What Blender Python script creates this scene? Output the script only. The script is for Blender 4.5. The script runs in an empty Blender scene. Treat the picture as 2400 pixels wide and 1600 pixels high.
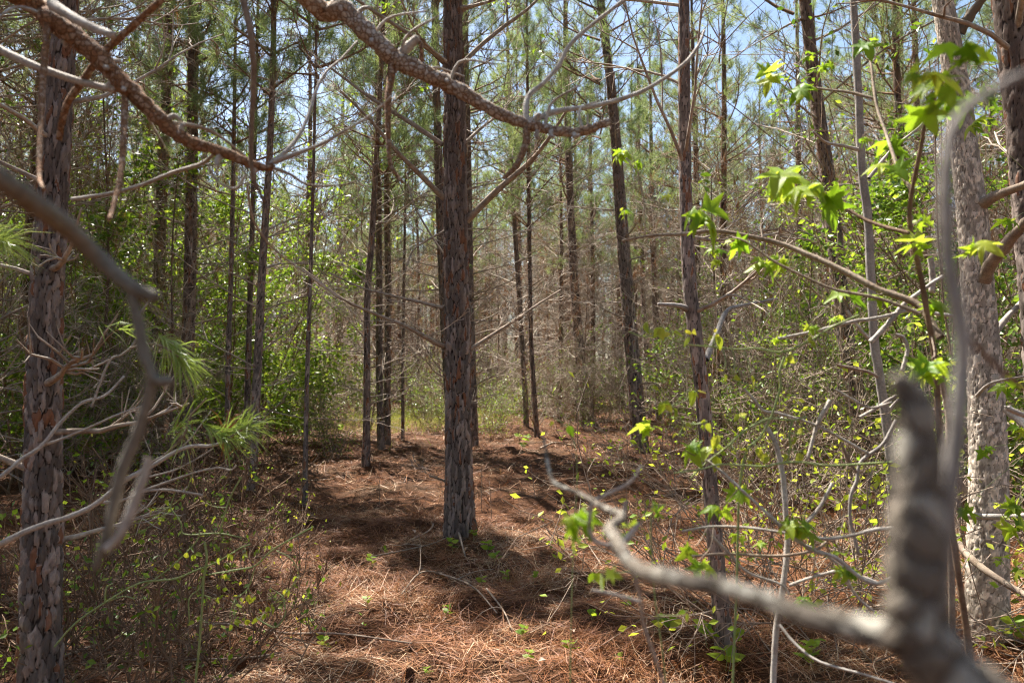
import bpy, math, random
import numpy as np
from mathutils import Vector, Matrix

# ------------------------------------------------------------------ camera, sky, sun, exposure
SC = bpy.context.scene
COL = SC.collection
CAM_H, PITCH, LENS = 1.6, math.radians(2.05), 28.0
FPX = LENS / 36.0 * 2400.0                      # focal length in photograph pixels (2400 x 1600)
cd = bpy.data.cameras.new('camera')
cam = bpy.data.objects.new('camera', cd); COL.objects.link(cam)
cd.lens = LENS; cd.sensor_width = 36.0; cd.clip_start = 0.02; cd.clip_end = 2000
cam.location = (0, 0, CAM_H); cam.rotation_euler = (math.pi / 2 + PITCH, 0, 0)
cd.dof.use_dof = True; cd.dof.focus_distance = 4.8; cd.dof.aperture_fstop = 3.6
SC.camera = cam

SUN_AZ, SUN_EL = math.radians(-38), math.radians(58)   # azimuth from +Y, clockwise positive
W = bpy.data.worlds.new('World'); SC.world = W; W.use_nodes = True
wn = W.node_tree.nodes; wl = W.node_tree.links
bg = wn['Background']
sky = wn.new('ShaderNodeTexSky'); sky.sky_type = 'NISHITA'; sky.sun_disc = False
sky.sun_elevation = SUN_EL; sky.sun_rotation = SUN_AZ % (2 * math.pi)
sky.air_density = 1.0; sky.dust_density = 1.2; sky.ozone_density = 1.0
wl.new(sky.outputs[0], bg.inputs[0]); bg.inputs[1].default_value = 0.075
sl = bpy.data.lights.new('sun', 'SUN'); sl.energy = 5.0; sl.angle = math.radians(0.53); sl.color = (1.0, 0.94, 0.85)
sun = bpy.data.objects.new('sun', sl); COL.objects.link(sun)
sd = Vector((math.sin(SUN_AZ) * math.cos(SUN_EL), math.cos(SUN_AZ) * math.cos(SUN_EL), math.sin(SUN_EL)))
sun.rotation_euler = sd.to_track_quat('Z', 'Y').to_euler(); sun.location = (0, 0, 40)
vs = SC.view_settings
vs.view_transform = 'Standard'; vs.look = 'None'; vs.gamma = 1.0; vs.use_curve_mapping = False; vs.exposure = 1.7
SC.cycles.max_bounces = 4; SC.cycles.diffuse_bounces = 2; SC.cycles.glossy_bounces = 2; SC.cycles.transmission_bounces = 4
SC.cycles.use_denoising = True; SC.cycles.denoiser = 'OPENIMAGEDENOISE'; SC.cycles.denoising_prefilter = 'NONE'; SC.cycles.denoising_input_passes = 'RGB_ALBEDO_NORMAL'; SC.cycles.use_light_tree = False; SC.cycles.filter_width = 1.15; SC.cycles.adaptive_threshold = .02; SC.cycles.sample_clamp_indirect = 4
SC.cycles.caustics_reflective = False; SC.cycles.caustics_refractive = False

rng = np.random.default_rng(7)
R = random.Random(11)

# ------------------------------------------------------------------ photo pixel -> world
cp, sp = math.cos(PITCH), math.sin(PITCH)
def ray(x, y):
    a, b = (x - 1200) / FPX, -(y - 800) / FPX
    return np.array([a, cp - sp * b, sp + cp * b])
def pv(x, y, Y):                                # point seen at pixel (x, y) standing Y metres in front
    r = ray(x, y); return np.array([0, 0, CAM_H]) + r * (Y / r[1])
def pg(x, y):                                   # point of the flat ground seen at pixel (x, y)
    r = ray(x, y); return np.array([0, 0, CAM_H]) + r * (CAM_H / -r[2])
def c1(*p): return [(x / 1.96, y / 1.96) for x, y in p]
def c2(*p): return [(800 + x / 1.96, y / 1.96) for x, y in p]
def c3(*p): return [(1600 + x / 1.96, y / 1.96) for x, y in p]
def c4(*p): return [(x / 1.96, 800 + y / 1.96) for x, y in p]
def c5(*p): return [(800 + x / 1.96, 800 + y / 1.96) for x, y in p]
def c6(*p): return [(1600 + x / 1.96, 800 + y / 1.96) for x, y in p]
def z2(*p): return [(1350 + x / 3.92, 700 + y / 3.92) for x, y in p]

# ------------------------------------------------------------------ terrain
TW = [(rng.uniform(0, 6.28), rng.uniform(0, 6.28), l) for l in (9.0, 5.3, 3.1, 1.7, 1.05, .62, .41, .29)]
TA = [.05, .035, .034, .034, .032, .026, .018, .011]
def terr(x, y):
    x = np.asarray(x, float); y = np.asarray(y, float); z = np.zeros_like(x)
    for i, ((a, b, l), k) in enumerate(zip(TW, TA)):
        t = 1.1 * i + .4
        u, v = x * math.cos(t) - y * math.sin(t), x * math.sin(t) + y * math.cos(t)
        z = z + k * np.sin(u * 6.283 / l + a) * np.cos(v * 6.283 / (l * 1.3) + b)
    return z

MOUNDS = [pg(x, y)[:2] for x, y in ((1079, 1262), (1705, 1560), (1501, 1062), (1374, 1000), (2039, 1150), (857, 1097), (587, 1172), (434, 1102), (363, 1078), (2316, 1530), (1234, 1015), (1259, 1032), (714, 1200))] + [pv(93, 1600, 3.55)[:2]]
_terr = terr
def terr(x, y):
    z = _terr(x, y)
    for a, b_ in MOUNDS: z = z + .07 * np.exp(-((np.asarray(x) - a) ** 2 + (np.asarray(y) - b_) ** 2) / .09)
    return z
# ------------------------------------------------------------------ materials
def mat(name):
    m = bpy.data.materials.new(name); m.use_nodes = True
    nt = m.node_tree; b = nt.nodes['Principled BSDF']; b.inputs['Specular IOR Level'].default_value = .25
    return m, nt, b
def N(nt, t, **kw):
    n = nt.nodes.new(t)
    for k, v in kw.items():
        if k in n.inputs: n.inputs[k].default_value = v
        else: setattr(n, k, v)
    return n
def ramp(nt, fac, stops):
    r = nt.nodes.new('ShaderNodeValToRGB'); e = r.color_ramp.elements
    while len(e) < len(stops): e.new(0.5)
    for q, (p, c) in zip(e, stops): q.position = p; q.color = (*c, 1)
    nt.links.new(fac, r.inputs[0]); return r.outputs[0]
def mixc(nt, f, a, b, mode='MIX'):
    n = nt.nodes.new('ShaderNodeMix'); n.data_type = 'RGBA'; n.blend_type = mode
    if isinstance(f, (int, float)): n.inputs[0].default_value = f
    else: nt.links.new(f, n.inputs[0])
    for s, v in ((6, a), (7, b)):
        if isinstance(v, tuple): n.inputs[s].default_value = (*v, 1)
        else: nt.links.new(v, n.inputs[s])
    return n.outputs[2]
def coords(nt, scale=(1, 1, 1)):
    t = nt.nodes.new('ShaderNodeTexCoord'); m = nt.nodes.new('ShaderNodeMapping'); m.inputs['Scale'].default_value = scale
    nt.links.new(t.outputs['Object'], m.inputs[0]); return m.outputs[0]
def noise(nt, vec, scale, detail=4, rough=.6):
    n = nt.nodes.new('ShaderNodeTexNoise'); n.inputs['Scale'].default_value = scale; n.inputs['Detail'].default_value = detail
    n.inputs['Roughness'].default_value = rough
    if vec is not None: nt.links.new(vec, n.inputs['Vector'])
    return n.outputs['Fac']
def bump(nt, b, h, s, d):
    n = nt.nodes.new('ShaderNodeBump'); n.inputs['Strength'].default_value = s; n.inputs['Distance'].default_value = d
    nt.links.new(h, n.inputs['Height']); nt.links.new(n.outputs[0], b.inputs['Normal'])
def attr(nt, name):
    a = nt.nodes.new('ShaderNodeAttribute'); a.attribute_name = name; return a.outputs['Fac']

def bark_mat(name, crev, plate, rust, upper, spread=.5):
    m, nt, b = mat(name)
    v = coords(nt, (1, 1, .35))
    cell = ramp(nt, attr(nt, 'cell'), [(0, tuple(c * .5 for c in plate)), (spread, plate), (.82, tuple(min(1, c * 1.9) for c in plate)), (.86, rust), (1, rust)])
    n1 = noise(nt, v, 90, 5, .7)
    c = mixc(nt, .55, cell, ramp(nt, n1, [(.3, (.3, .3, .3)), (.7, (.95, .94, .93))]), 'MULTIPLY')
    c = mixc(nt, 1.0, c, (1.6, 1.6, 1.6), 'MULTIPLY')
    # red-brown bark higher up the stem
    g = nt.nodes.new('ShaderNodeNewGeometry'); s = nt.nodes.new('ShaderNodeSeparateXYZ'); nt.links.new(g.outputs['Position'], s.inputs[0])
    mr = N(nt, 'ShaderNodeMapRange'); mr.inputs[1].default_value = 1.5; mr.inputs[2].default_value = 6.0; mr.inputs[4].default_value = .6
    nt.links.new(s.outputs['Z'], mr.inputs[0])
    c = mixc(nt, mr.outputs[0], c, mixc(nt, .6, upper, ramp(nt, n1, [(.3, (.4, .4, .4)), (.7, (1, 1, 1))]), 'MULTIPLY'))
    c = mixc(nt, ramp(nt, attr(nt, 'plate'), [(.05, (0, 0, 0)), (.4, (1, 1, 1))]), crev, c)
    oi = nt.nodes.new('ShaderNodeObjectInfo')
    c = mixc(nt, 1.0, c, ramp(nt, oi.outputs['Random'], [(0, (.78, .76, .75)), (1, (1.0, 1.0, 1.0))]), 'MULTIPLY')
    nt.links.new(c, b.inputs['Base Color']); b.inputs['Roughness'].default_value = .85
    bump(nt, b, n1, .6, .006)
    return m
M = {}
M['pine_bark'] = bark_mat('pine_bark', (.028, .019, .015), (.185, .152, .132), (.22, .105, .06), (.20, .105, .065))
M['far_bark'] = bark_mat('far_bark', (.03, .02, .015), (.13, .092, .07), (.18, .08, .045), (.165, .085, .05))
M['gum_bark'] = bark_mat('gum_bark', (.19, .15, .11), (.50, .43, .355), (.56, .51, .44), (.50, .44, .37))

def wood(name, dark, light, lichen_or_sunlit=None, scale=14, zs=.4):
    m, nt, b = mat(name)
    v = coords(nt); n1 = noise(nt, v, scale, 5, .65); n2 = noise(nt, v, scale * 8, 3, .6)
    c = ramp(nt, n1, [(.32, dark), (.62, light)])
    if lichen_or_sunlit: c = mixc(nt, ramp(nt, noise(nt, v, scale * 2.2, 4, .7), [(.52, (0, 0, 0)), (.62, (1, 1, 1))]), c, lichen_or_sunlit)
    c = mixc(nt, .6, c, ramp(nt, n2, [(.25, (.45, .45, .45)), (.7, (1, 1, 1))]), 'MULTIPLY')
    nt.links.new(c, b.inputs['Base Color']); b.inputs['Roughness'].default_value = .8
    bump(nt, b, n2, .7, .003)
    return m
M['limb_brown'] = wood('limb_brown', (.16, .075, .035), (.34, .20, .12), (.46, .42, .38), 16)
M['limb_scaly'] = wood('limb_scaly', (.22, .125, .07), (.46, .36, .28), (.56, .52, .48), 26)
M['twig_grey'] = wood('twig_grey', (.36, .30, .25), (.58, .53, .47), None, 20)
M['twig_tan'] = wood('twig_tan', (.24, .17, .12), (.42, .33, .25), None, 18)
M['twig_brown'] = wood('twig_brown', (.15, .085, .05), (.29, .19, .12), None, 18)
M['branch_dead'] = wood('branch_dead', (.27, .195, .14), (.57, .48, .385), None, 6)
M['branch_live'] = wood('branch_live', (.17, .09, .05), (.30, .18, .11), None, 6)
M['stick_olive'] = wood('stick_olive', (.15, .13, .10), (.26, .235, .19), None, 14)
M['stick_dark'] = wood('stick_dark', (.14, .12, .105), (.33, .30, .27), (.42, .44, .40), 30)  # palest patches put sunlight on the broken stem into its colour
M['stem_grey'] = wood('stem_grey', (.26, .23, .21), (.42, .38, .34), None, 9)

def scaly(name, gap, low, high, lichen_or_sunlit, scale):
    m, nt, b = mat(name); v = coords(nt)
    vo = nt.nodes.new('ShaderNodeTexVoronoi'); vo.inputs['Scale'].default_value = scale; nt.links.new(v, vo.inputs['Vector'])
    ve = nt.nodes.new('ShaderNodeTexVoronoi'); ve.feature = 'DISTANCE_TO_EDGE'; ve.inputs['Scale'].default_value = scale; nt.links.new(v, ve.inputs['Vector'])
    sp_ = nt.nodes.new('ShaderNodeSeparateColor'); nt.links.new(vo.outputs['Color'], sp_.inputs[0])
    c = ramp(nt, sp_.outputs[0], [(0, low), (.55, high), (.8, lichen_or_sunlit), (1, lichen_or_sunlit)])
    c = mixc(nt, .5, c, ramp(nt, noise(nt, v, scale * 6, 3), [(.3, (.45, .45, .45)), (.7, (1, 1, 1))]), 'MULTIPLY')
    e = ramp(nt, ve.outputs['Distance'], [(.02, (0, 0, 0)), (.12, (1, 1, 1))])
    nt.links.new(mixc(nt, e, gap, c), b.inputs['Base Color']); b.inputs['Roughness'].default_value = .85; bump(nt, b, e, .8, .004)
    return m
M['limb_brown'] = scaly('limb_brown_scales', (.17, .08, .036), (.29, .14, .068), (.36, .195, .10), (.42, .29, .20), 90)
M['limb_scaly'] = scaly('limb_grey_scales', (.22, .125, .07), (.40, .27, .175), (.50, .40, .31), (.56, .50, .44), 85)
M['stick_dark'] = scaly('stick_dark_bands', (.12, .10, .08), (.18, .15, .12), (.28, .24, .19), (.42, .39, .33), 60)  # palest scales imitate sun on the stem top; darker bands are bark
def leafy(name, cols, trans=.5, rough=.45, spec=.4, rnd_w=.25):
    m, nt, b = mat(name)
    a = attr(nt, 'var'); oi = nt.nodes.new('ShaderNodeObjectInfo')
    ad = N(nt, 'ShaderNodeMath', operation='MULTIPLY_ADD'); nt.links.new(oi.outputs['Random'], ad.inputs[0]); ad.inputs[1].default_value = rnd_w
    nt.links.new(a, ad.inputs[2])
    c = ramp(nt, ad.outputs[0], [(i / (len(cols) - 1), k) for i, k in enumerate(cols)])
    nt.links.new(c, b.inputs['Base Color']); b.inputs['Roughness'].default_value = rough; b.inputs['Specular IOR Level'].default_value = spec
    if trans:
        t = nt.nodes.new('ShaderNodeBsdfTranslucent'); nt.links.new(mixc(nt, 1.0, c, (1.25, 1.2, .8), 'MULTIPLY'), t.inputs[0])
        mx = nt.nodes.new('ShaderNodeMixShader'); mx.inputs[0].default_value = trans
        nt.links.new(b.outputs[0], mx.inputs[1]); nt.links.new(t.outputs[0], mx.inputs[2])
        nt.links.new(mx.outputs[0], nt.nodes['Material Output'].inputs[0])
    return m
M['needles'] = leafy('needles', [(.12, .18, .085), (.18, .25, .115), (.25, .315, .145), (.34, .385, .19)], .5, .45, .4)
M['needles_near'] = leafy('needles_near', [(.13, .22, .04), (.22, .32, .07), (.32, .42, .12), (.48, .54, .26)], .45, .35, .5)
M['dead_needles'] = leafy('dead_needles', [(.13, .055, .022), (.23, .10, .042), (.31, .155, .07)], .3, .6, .3)
M['litter'] = leafy('litter', [(.05, .018, .007), (.16, .054, .017), (.28, .105, .034), (.39, .20, .09), (.58, .42, .27)], .1, .55, .35)
M['shrub_leaf'] = leafy('shrub_leaf', [(.045, .09, .012), (.10, .18, .018), (.19, .30, .03), (.36, .44, .06)], .5, .35, .5)
M['spring_leaf'] = leafy('spring_leaf', [(.12, .25, .018), (.21, .36, .026), (.32, .45, .038), (.46, .52, .07)], .58, .45, .3, .7)
M['vine_leaf'] = leafy('vine_leaf', [(.26, .36, .03), (.38, .46, .05), (.52, .44, .07)], .5, .35, .4, .6)
M['grass'] = leafy('grass', [(.12, .20, .03), (.24, .30, .06), (.40, .38, .16)], .4, .5, .3)
m, nt, b = mat('vine_green'); b.inputs['Base Color'].default_value = (.16, .24, .07, 1); b.inputs['Roughness'].default_value = .5
nt.links.new(ramp(nt, noise(nt, coords(nt), 25), [(.3, (.20, .27, .09)), (.7, (.34, .38, .16))]), b.inputs['Base Color']); M['vine_green'] = m
m, nt, b = mat('forest_floor'); v = coords(nt)
n1, n2, n3 = noise(nt, v, .9, 4), noise(nt, v, 9, 6, .7), noise(nt, v, 70, 4, .7)
c = ramp(nt, n2, [(.3, (.05, .02, .009)), (.55, (.13, .05, .018)), (.75, (.20, .09, .035))])
c = mixc(nt, ramp(nt, n1, [(.45, (0, 0, 0)), (.7, (.6, .6, .6))]), c, (.10, .07, .04))
c = mixc(nt, .7, c, ramp(nt, n3, [(.3, (.4, .4, .4)), (.7, (1, 1, 1))]), 'MULTIPLY')
nt.links.new(c, b.inputs['Base Color']); b.inputs['Roughness'].default_value = .95; bump(nt, b, n3, .8, .02); M['floor'] = m
m, nt, b = mat('leaf_bleached'); b.inputs['Base Color'].default_value = (.45, .36, .28, 1); b.inputs['Roughness'].default_value = .7; M['bleached'] = m
m, nt, b = mat('cone'); b.inputs['Base Color'].default_value = (.16, .08, .045, 1); b.inputs['Roughness'].default_value = .7; M['cone'] = m

# ------------------------------------------------------------------ mesh building
class MB:
    def __init__(s): s.V = []; s.Q = []; s.T = []; s.A = {}; s.n = 0
    def add(s, V, Q=None, T=None, **at):
        V = np.asarray(V, float).reshape(-1, 3); k = len(V)
        s.V.append(V)
        if Q is not None and len(Q): s.Q.append(np.asarray(Q, np.int64) + s.n)
        if T is not None and len(T): s.T.append(np.asarray(T, np.int64) + s.n)
        for a in ('var', 'plate', 'cell'):
            x = at.get(a, .5); s.A.setdefault(a, []).append(np.broadcast_to(np.asarray(x, float), (k,)))
        s.n += k
    def mesh(s, name, m, smooth=True, at=('var',)):
        me = bpy.data.meshes.new(name)
        if not s.V: return me
        V = np.concatenate(s.V)
        Q = np.concatenate(s.Q) if s.Q else np.zeros((0, 4), np.int64); T = np.concatenate(s.T) if s.T else np.zeros((0, 3), np.int64)
        me.vertices.add(len(V)); me.vertices.foreach_set('co', V.astype(np.float32).ravel())
        li = np.concatenate([Q.ravel(), T.ravel()]).astype(np.int32)
        me.loops.add(len(li)); me.loops.foreach_set('vertex_index', li)
        st = np.concatenate([np.arange(len(Q)) * 4, len(Q) * 4 + np.arange(len(T)) * 3]).astype(np.int32)
        me.polygons.add(len(st)); me.polygons.foreach_set('loop_start', st)
        me.polygons.foreach_set('use_smooth', np.full(len(st), smooth, bool))
        for a in at:
            l = me.attributes.new(a, 'FLOAT', 'POINT'); l.data.foreach_set('value', np.concatenate(s.A[a]).astype(np.float32))
        me.update(calc_edges=True); me.materials.append(m); return me
    def obj(s, name, m, parent=None, smooth=True, at=('var',), loc=None):
        return link(name, s.mesh(name, m, smooth, at), parent, loc)
def link(name, me, parent=None, loc=None, rot=None, scale=None):
    o = bpy.data.objects.new(name, me); COL.objects.link(o)
    if parent is not None: o.parent = parent
    if loc is not None: o.location = loc
    if rot is not None: o.rotation_euler = rot
    if scale is not None: o.scale = (scale,) * 3 if isinstance(scale, (int, float)) else scale
    return o
def tag(o, label, cat, group=None, kind=None):
    if label: o['label'] = label
    if cat: o['category'] = cat
    if group: o['group'] = group
    if kind: o['kind'] = kind
    return o
def thing(name, label, cat, loc=(0, 0, 0), group=None):
    return tag(link(name, None, None, loc), label, cat, group)
def nrm(v):
    v = np.asarray(v, float); return v / (np.linalg.norm(v, axis=-1, keepdims=True) + 1e-12)
def spline(P, n):
    P = np.asarray(P, float); k = len(P)
    if k < 3: return P[0] + (P[-1] - P[0]) * np.linspace(0, 1, n)[:, None]
    E = np.vstack([2 * P[0] - P[1], P, 2 * P[-1] - P[-2]])
    t = np.linspace(0, k - 1 - 1e-9, n); i = t.astype(int); f = (t - i)[:, None]
    a, b_, c, d = E[i], E[i + 1], E[i + 2], E[i + 3]
    return .5 * ((2 * b_) + (c - a) * f + (2 * a - 5 * b_ + 4 * c - d) * f ** 2 + (3 * b_ - a - 3 * c + d) * f ** 3)
def interp(R_, n): 
    R_ = np.asarray(R_, float); return np.interp(np.linspace(0, 1, n), np.linspace(0, 1, len(R_)), R_)
def tube(mb, P, r, sides=6, cap=True, lump=0, **at):
    P = np.asarray(P, float); n = len(P); r = np.broadcast_to(np.asarray(r, float), (n,))
    t = nrm(np.gradient(P, axis=0)); ref = np.array([0, 0, 1.0]) if abs(t[:, 2]).mean() < .8 else np.array([1.0, 0, 0])
    u = nrm(np.cross(t, ref)); v = np.cross(t, u)
    a = np.arange(sides) * 2 * math.pi / sides
    rr = r[:, None]
    if lump: rr = rr * (1 + lump * rng.uniform(-1, 1, (n, sides)))
    V = P[:, None] + rr[..., None] * (np.cos(a)[None, :, None] * u[:, None] + np.sin(a)[None, :, None] * v[:, None]) if lump else \
        P[:, None] + rr[..., None] * (np.cos(a)[None, :, None] * u[:, None] + np.sin(a)[None, :, None] * v[:, None])
    i = np.arange(n - 1)[:, None] * sides; j = np.arange(sides)[None]; k = (j + 1) % sides
    Q = np.stack([i + j, i + k, i + sides + k, i + sides + j], -1).reshape(-1, 4)
    V = V.reshape(-1, 3); T = []
    if cap:
        V = np.vstack([V, P[-1] + t[-1] * r[-1] * .4]); e = (n - 1) * sides; q = len(V) - 1
        T = [[e + x, e + (x + 1) % sides, q] for x in range(sides)]
    mb.add(V, Q, T, **at)
def pts(l, d, n=None):                          # pixel path at depth d (number or list) -> smooth world path
    d = np.broadcast_to(np.asarray(d, float), (len(l),)) if np.ndim(d) == 0 else interp(d, len(l))
    P = [pv(x, y, q) for (x, y), q in zip(l, d)]
    return spline(P, n or max(6, 4 * len(l))), d
def pxtube(l, d, w, m, name, parent, sides=8, n=None, lump=.08, wob=0, under=None):
    P, dd = pts(l, d, n); k = len(P)
    rad = interp(w, k) / 2 / FPX * interp(dd, k)
    if max(w) > 30: q = min(1, float(np.mean(dd)) / 1.8) ** 2; rad = rad * (1 + q * (.05 * np.sin(np.arange(k) * .9 + l[0][0]) + rng.normal(0, .035, k))); P = P + rng.normal(0, .0014 * q, P.shape)
    if wob: P = P + rng.normal(0, wob, P.shape) * np.linspace(0, 1, k)[:, None]
    mb = MB(); base = np.array(parent.location) if parent is not None else 0
    tube(mb, P - base, rad, sides, True, lump)
    return mb.obj(name, m, under or parent), P

# needles / leaves as thin faces, all in one go
def tufts(mb, pos, dirs, n, ln=(.14, .20), w=.003, back=.22, spread=(.35, 1.0), droop=.1, two=False):
    pos = np.repeat(np.asarray(pos), n, 0); d = np.repeat(nrm(dirs), n, 0); k = len(pos)
    rv = rng.normal(size=(k, 3)); rv -= d * (rv * d).sum(1, keepdims=True); rv = nrm(rv)
    nd = nrm(d * rng.uniform(.45, 1.2, (k, 1)) + rv * rng.uniform(*spread, (k, 1)))
    st = pos - d * rng.uniform(0, back, (k, 1)); L = rng.uniform(*ln, (k, 1))
    side = nrm(np.cross(nd, rng.normal(size=(k, 3)))) * w * .5
    var = np.clip(np.repeat(rng.uniform(.1, .7, k // n), n) + rng.normal(0, .12, k), 0, 1)
    if two:
        mid = st + nd * L * .5; mid[:, 2] += .01 * L[:, 0]; tip = st + nd * L; tip[:, 2] -= droop * L[:, 0]
        V = np.stack([st - side * .7, st + side * .7, mid + side, mid - side, tip], 1).reshape(-1, 3); b = np.arange(k)[:, None] * 5
        mb.add(V, b + [0, 1, 2, 3], b + [3, 2, 4], var=np.repeat(var, 5))
    else:
        tip = st + nd * L; tip[:, 2] -= droop * L[:, 0]
        V = np.stack([st - side, st + side, tip], 1).reshape(-1, 3); b = np.arange(k)[:, None] * 3
        mb.add(V, None, b + [0, 1, 2], var=np.repeat(var, 3))
def leaflets(mb, pos, size, flat=.5, nmean=None):
    k = len(pos); pos = np.asarray(pos)
    nv = rng.normal(size=(k, 3)); nv[:, 2] = np.abs(nv[:, 2]) + flat; nv = nrm(nv)
    a = nrm(np.cross(nv, rng.normal(size=(k, 3)))); b_ = np.cross(nv, a); s = (np.asarray(size) * rng.uniform(.6, 1.25, k))[:, None]
    V = np.stack([pos, pos + a * s * .5 + b_ * s * .28 + nv * s * .06, pos + a * s, pos + a * s * .5 - b_ * s * .28 + nv * s * .06], 1).reshape(-1, 3)
    i = np.arange(k)[:, None] * 4
    var = np.clip(rng.beta(2, 2.4, k), 0, 1)
    mb.add(V, i + [0, 1, 2, 3], var=np.repeat(var, 4))

# trunk with raised bark plates in the mesh
def trunk_mesh(P, rad, sides, dz, cw, ch, depth, m, name, seed, flare=True, fine=99):
    L = np.concatenate([[0], np.cumsum(np.linalg.norm(np.diff(P, axis=0), axis=1))]); fl = min(fine, L[-1]); s = np.linspace(0, fl, max(8, int(fl / dz)))
    if fl < L[-1]: s = np.concatenate([s, np.linspace(fl, L[-1], max(4, int((L[-1] - fl) / .12)))[1:]])
    n = len(s); C = np.stack([np.interp(s, L, P[:, i]) for i in range(3)], 1); r = np.interp(s, L, rad)
    k = max(1, int(n / 40)) ;
    if flare: r = r * (1 + .30 * np.exp(-s / .2))
    g = np.random.default_rng(seed); th = np.arange(sides) * 2 * math.pi / sides
    nu = max(5, int(round(2 * math.pi * r[0] / cw))); nvz = int(L[-1] / ch) + 3
    jx = g.uniform(-.46, .46, (nvz, nu)); jy = g.uniform(-.5, .5, (nvz, nu)); cv = g.uniform(0, 1, (nvz, nu))
    U = np.broadcast_to(th / (2 * math.pi) * nu, (n, sides)); Vv = np.broadcast_to((s / ch)[:, None], (n, sides))
    U = U + .28 * np.sin(Vv * 1.7 + U) + .10 * np.sin(Vv * 6.3 + 2 * np.sin(U * 3.1)); Vv = Vv + .12 * np.sin(U * 4.7 + Vv * 2.3)
    iu, iv = np.floor(U).astype(int), np.floor(Vv).astype(int)
    f1 = np.full((n, sides), 9.0); f2 = f1.copy(); cc = np.zeros((n, sides))
    for du in (-1, 0, 1):
        for dv in (-1, 0, 1):
            a, b_ = (iu + du) % nu, np.clip(iv + dv, 0, nvz - 1)
            d = np.hypot(iu + du + .5 + jx[b_, a] - U, iv + dv + .5 + jy[b_, a] - Vv)
            c = d < f1; f2 = np.where(c, f1, np.minimum(f2, d)); cc = np.where(c, cv[b_, a], cc); f1 = np.where(c, d, f1)
    e = np.clip((f2 - f1) / .32, 0, 1); pl = e * e * (3 - 2 * e)
    rr = r[:, None] + depth * np.minimum(1, r[:, None] / .08) * (pl * (.7 + .5 * cc) - .6) + g.normal(0, depth * .1, (n, sides))
    rr *= 1 + .03 * np.sin(2 * th + g.uniform(0, 6))[None]
    X = C[:, None, 0] + rr * np.cos(th); Yy = C[:, None, 1] + rr * np.sin(th); Z = np.broadcast_to(C[:, None, 2], rr.shape)
    mb = MB(); i = np.arange(n - 1)[:, None] * sides; j = np.arange(sides)[None]; q = (j + 1) % sides
    mb.add(np.stack([X, Yy, Z], -1).reshape(-1, 3), np.stack([i + j, i + q, i + sides + q, i + sides + j], -1).reshape(-1, 4), plate=pl.ravel(), cell=cc.ravel())
    return mb.mesh(name, m, True, ('plate', 'cell'))

# one side branch with twigs: appended to mb; returns path of the branch and twig tips
def branch(mb, p0, az, el, L, r0, rnd, bend=.3, twigs=4, sides=5, tips=None, rise=0.0, fine=1, tl=.35):
    n = 7; P = [np.array(p0)]; a, e = az, el; s = L / (n - 1)
    for i in range(n - 1):
        P.append(P[-1] + s * np.array([math.cos(a) * math.cos(e), math.sin(a) * math.cos(e), math.sin(e)]))
        a += rnd.gauss(0, bend * .45); e += rnd.gauss(0, bend * .35) + rise
    P = np.array(P); rad = np.linspace(r0, max(.0022, r0 * .22), n); tube(mb, P, rad, sides)
    if tips is not None: tips.append((P[-1], P[-1] - P[-2]))
    for k in range(twigs):
        t = rnd.uniform(.25, .95); i = min(n - 2, int(t * (n - 1))); q = P[i] + (P[i + 1] - P[i]) * (t * (n - 1) - i)
        d = P[i + 1] - P[i]; aa = math.atan2(d[1], d[0]) + rnd.choice((-1, 1)) * rnd.uniform(.45, 1.2); ee = math.asin(np.clip(d[2] / s, -1, 1)) + rnd.gauss(.05, .35)
        l = L * tl * rnd.uniform(.5, 1.3) * (1.15 - .6 * t); T = [q]
        for _ in range(3):
            T.append(T[-1] + l / 3 * np.array([math.cos(aa) * math.cos(ee), math.sin(aa) * math.cos(ee), math.sin(ee)])); aa += rnd.gauss(0, .3); ee += rnd.gauss(0, .25) + rise
        T = np.array(T); rt = max(.0045, r0 * .45); tube(mb, T, np.linspace(rt, max(.0016, rt * .4), 4), max(3, sides - 2), False)
        if tips is not None: tips.append((T[-1], T[-1] - T[-2]))
        if fine:
            for _ in range(fine):
                i = rnd.choice((1, 2)); d = T[i + 1] - T[i]; d = nrm(nrm(d) + np.array([rnd.gauss(0, .6) for _ in range(3)]))
                e1 = T[i] + d * l * rnd.uniform(.25, .5); e2 = e1 + nrm(d + np.array([0, 0, rnd.gauss(.1, .4)])) * l * .25
                tube(mb, [T[i], e1, e2], [max(.0032, rt * .55), .0030, .0022], 3, False)
                if tips is not None: tips.append((e2, e2 - e1))
    return P

# ------------------------------------------------------------------ forest floor
def axis(lim, fine, n1, n2):
    a = np.linspace(0, fine, n1); b_ = fine + (lim - fine) * (np.linspace(0, 1, n2 + 1)[1:] ** 3); return np.concatenate([a, b_])
gx = axis(400, 11, 135, 60); gx = np.concatenate([-gx[:0:-1], gx])
gy = np.concatenate([-axis(300, 3, 8, 20)[:0:-1], axis(600, 20, 240, 80)])
GX, GY = np.meshgrid(gx, gy); GZ = terr(GX, GY); nx, ny = len(gx), len(gy)
mb = MB(); i = np.arange(ny - 1)[:, None] * nx; j = np.arange(nx - 1)[None]
mb.add(np.stack([GX, GY, GZ], -1).reshape(-1, 3), np.stack([i + j, i + j + 1, i + nx + j + 1, i + nx + j], -1).reshape(-1, 4))
tag(mb.obj('ground', M['floor'], at=()), 'forest floor carpeted in rust brown pine straw', None, kind='structure')

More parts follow.
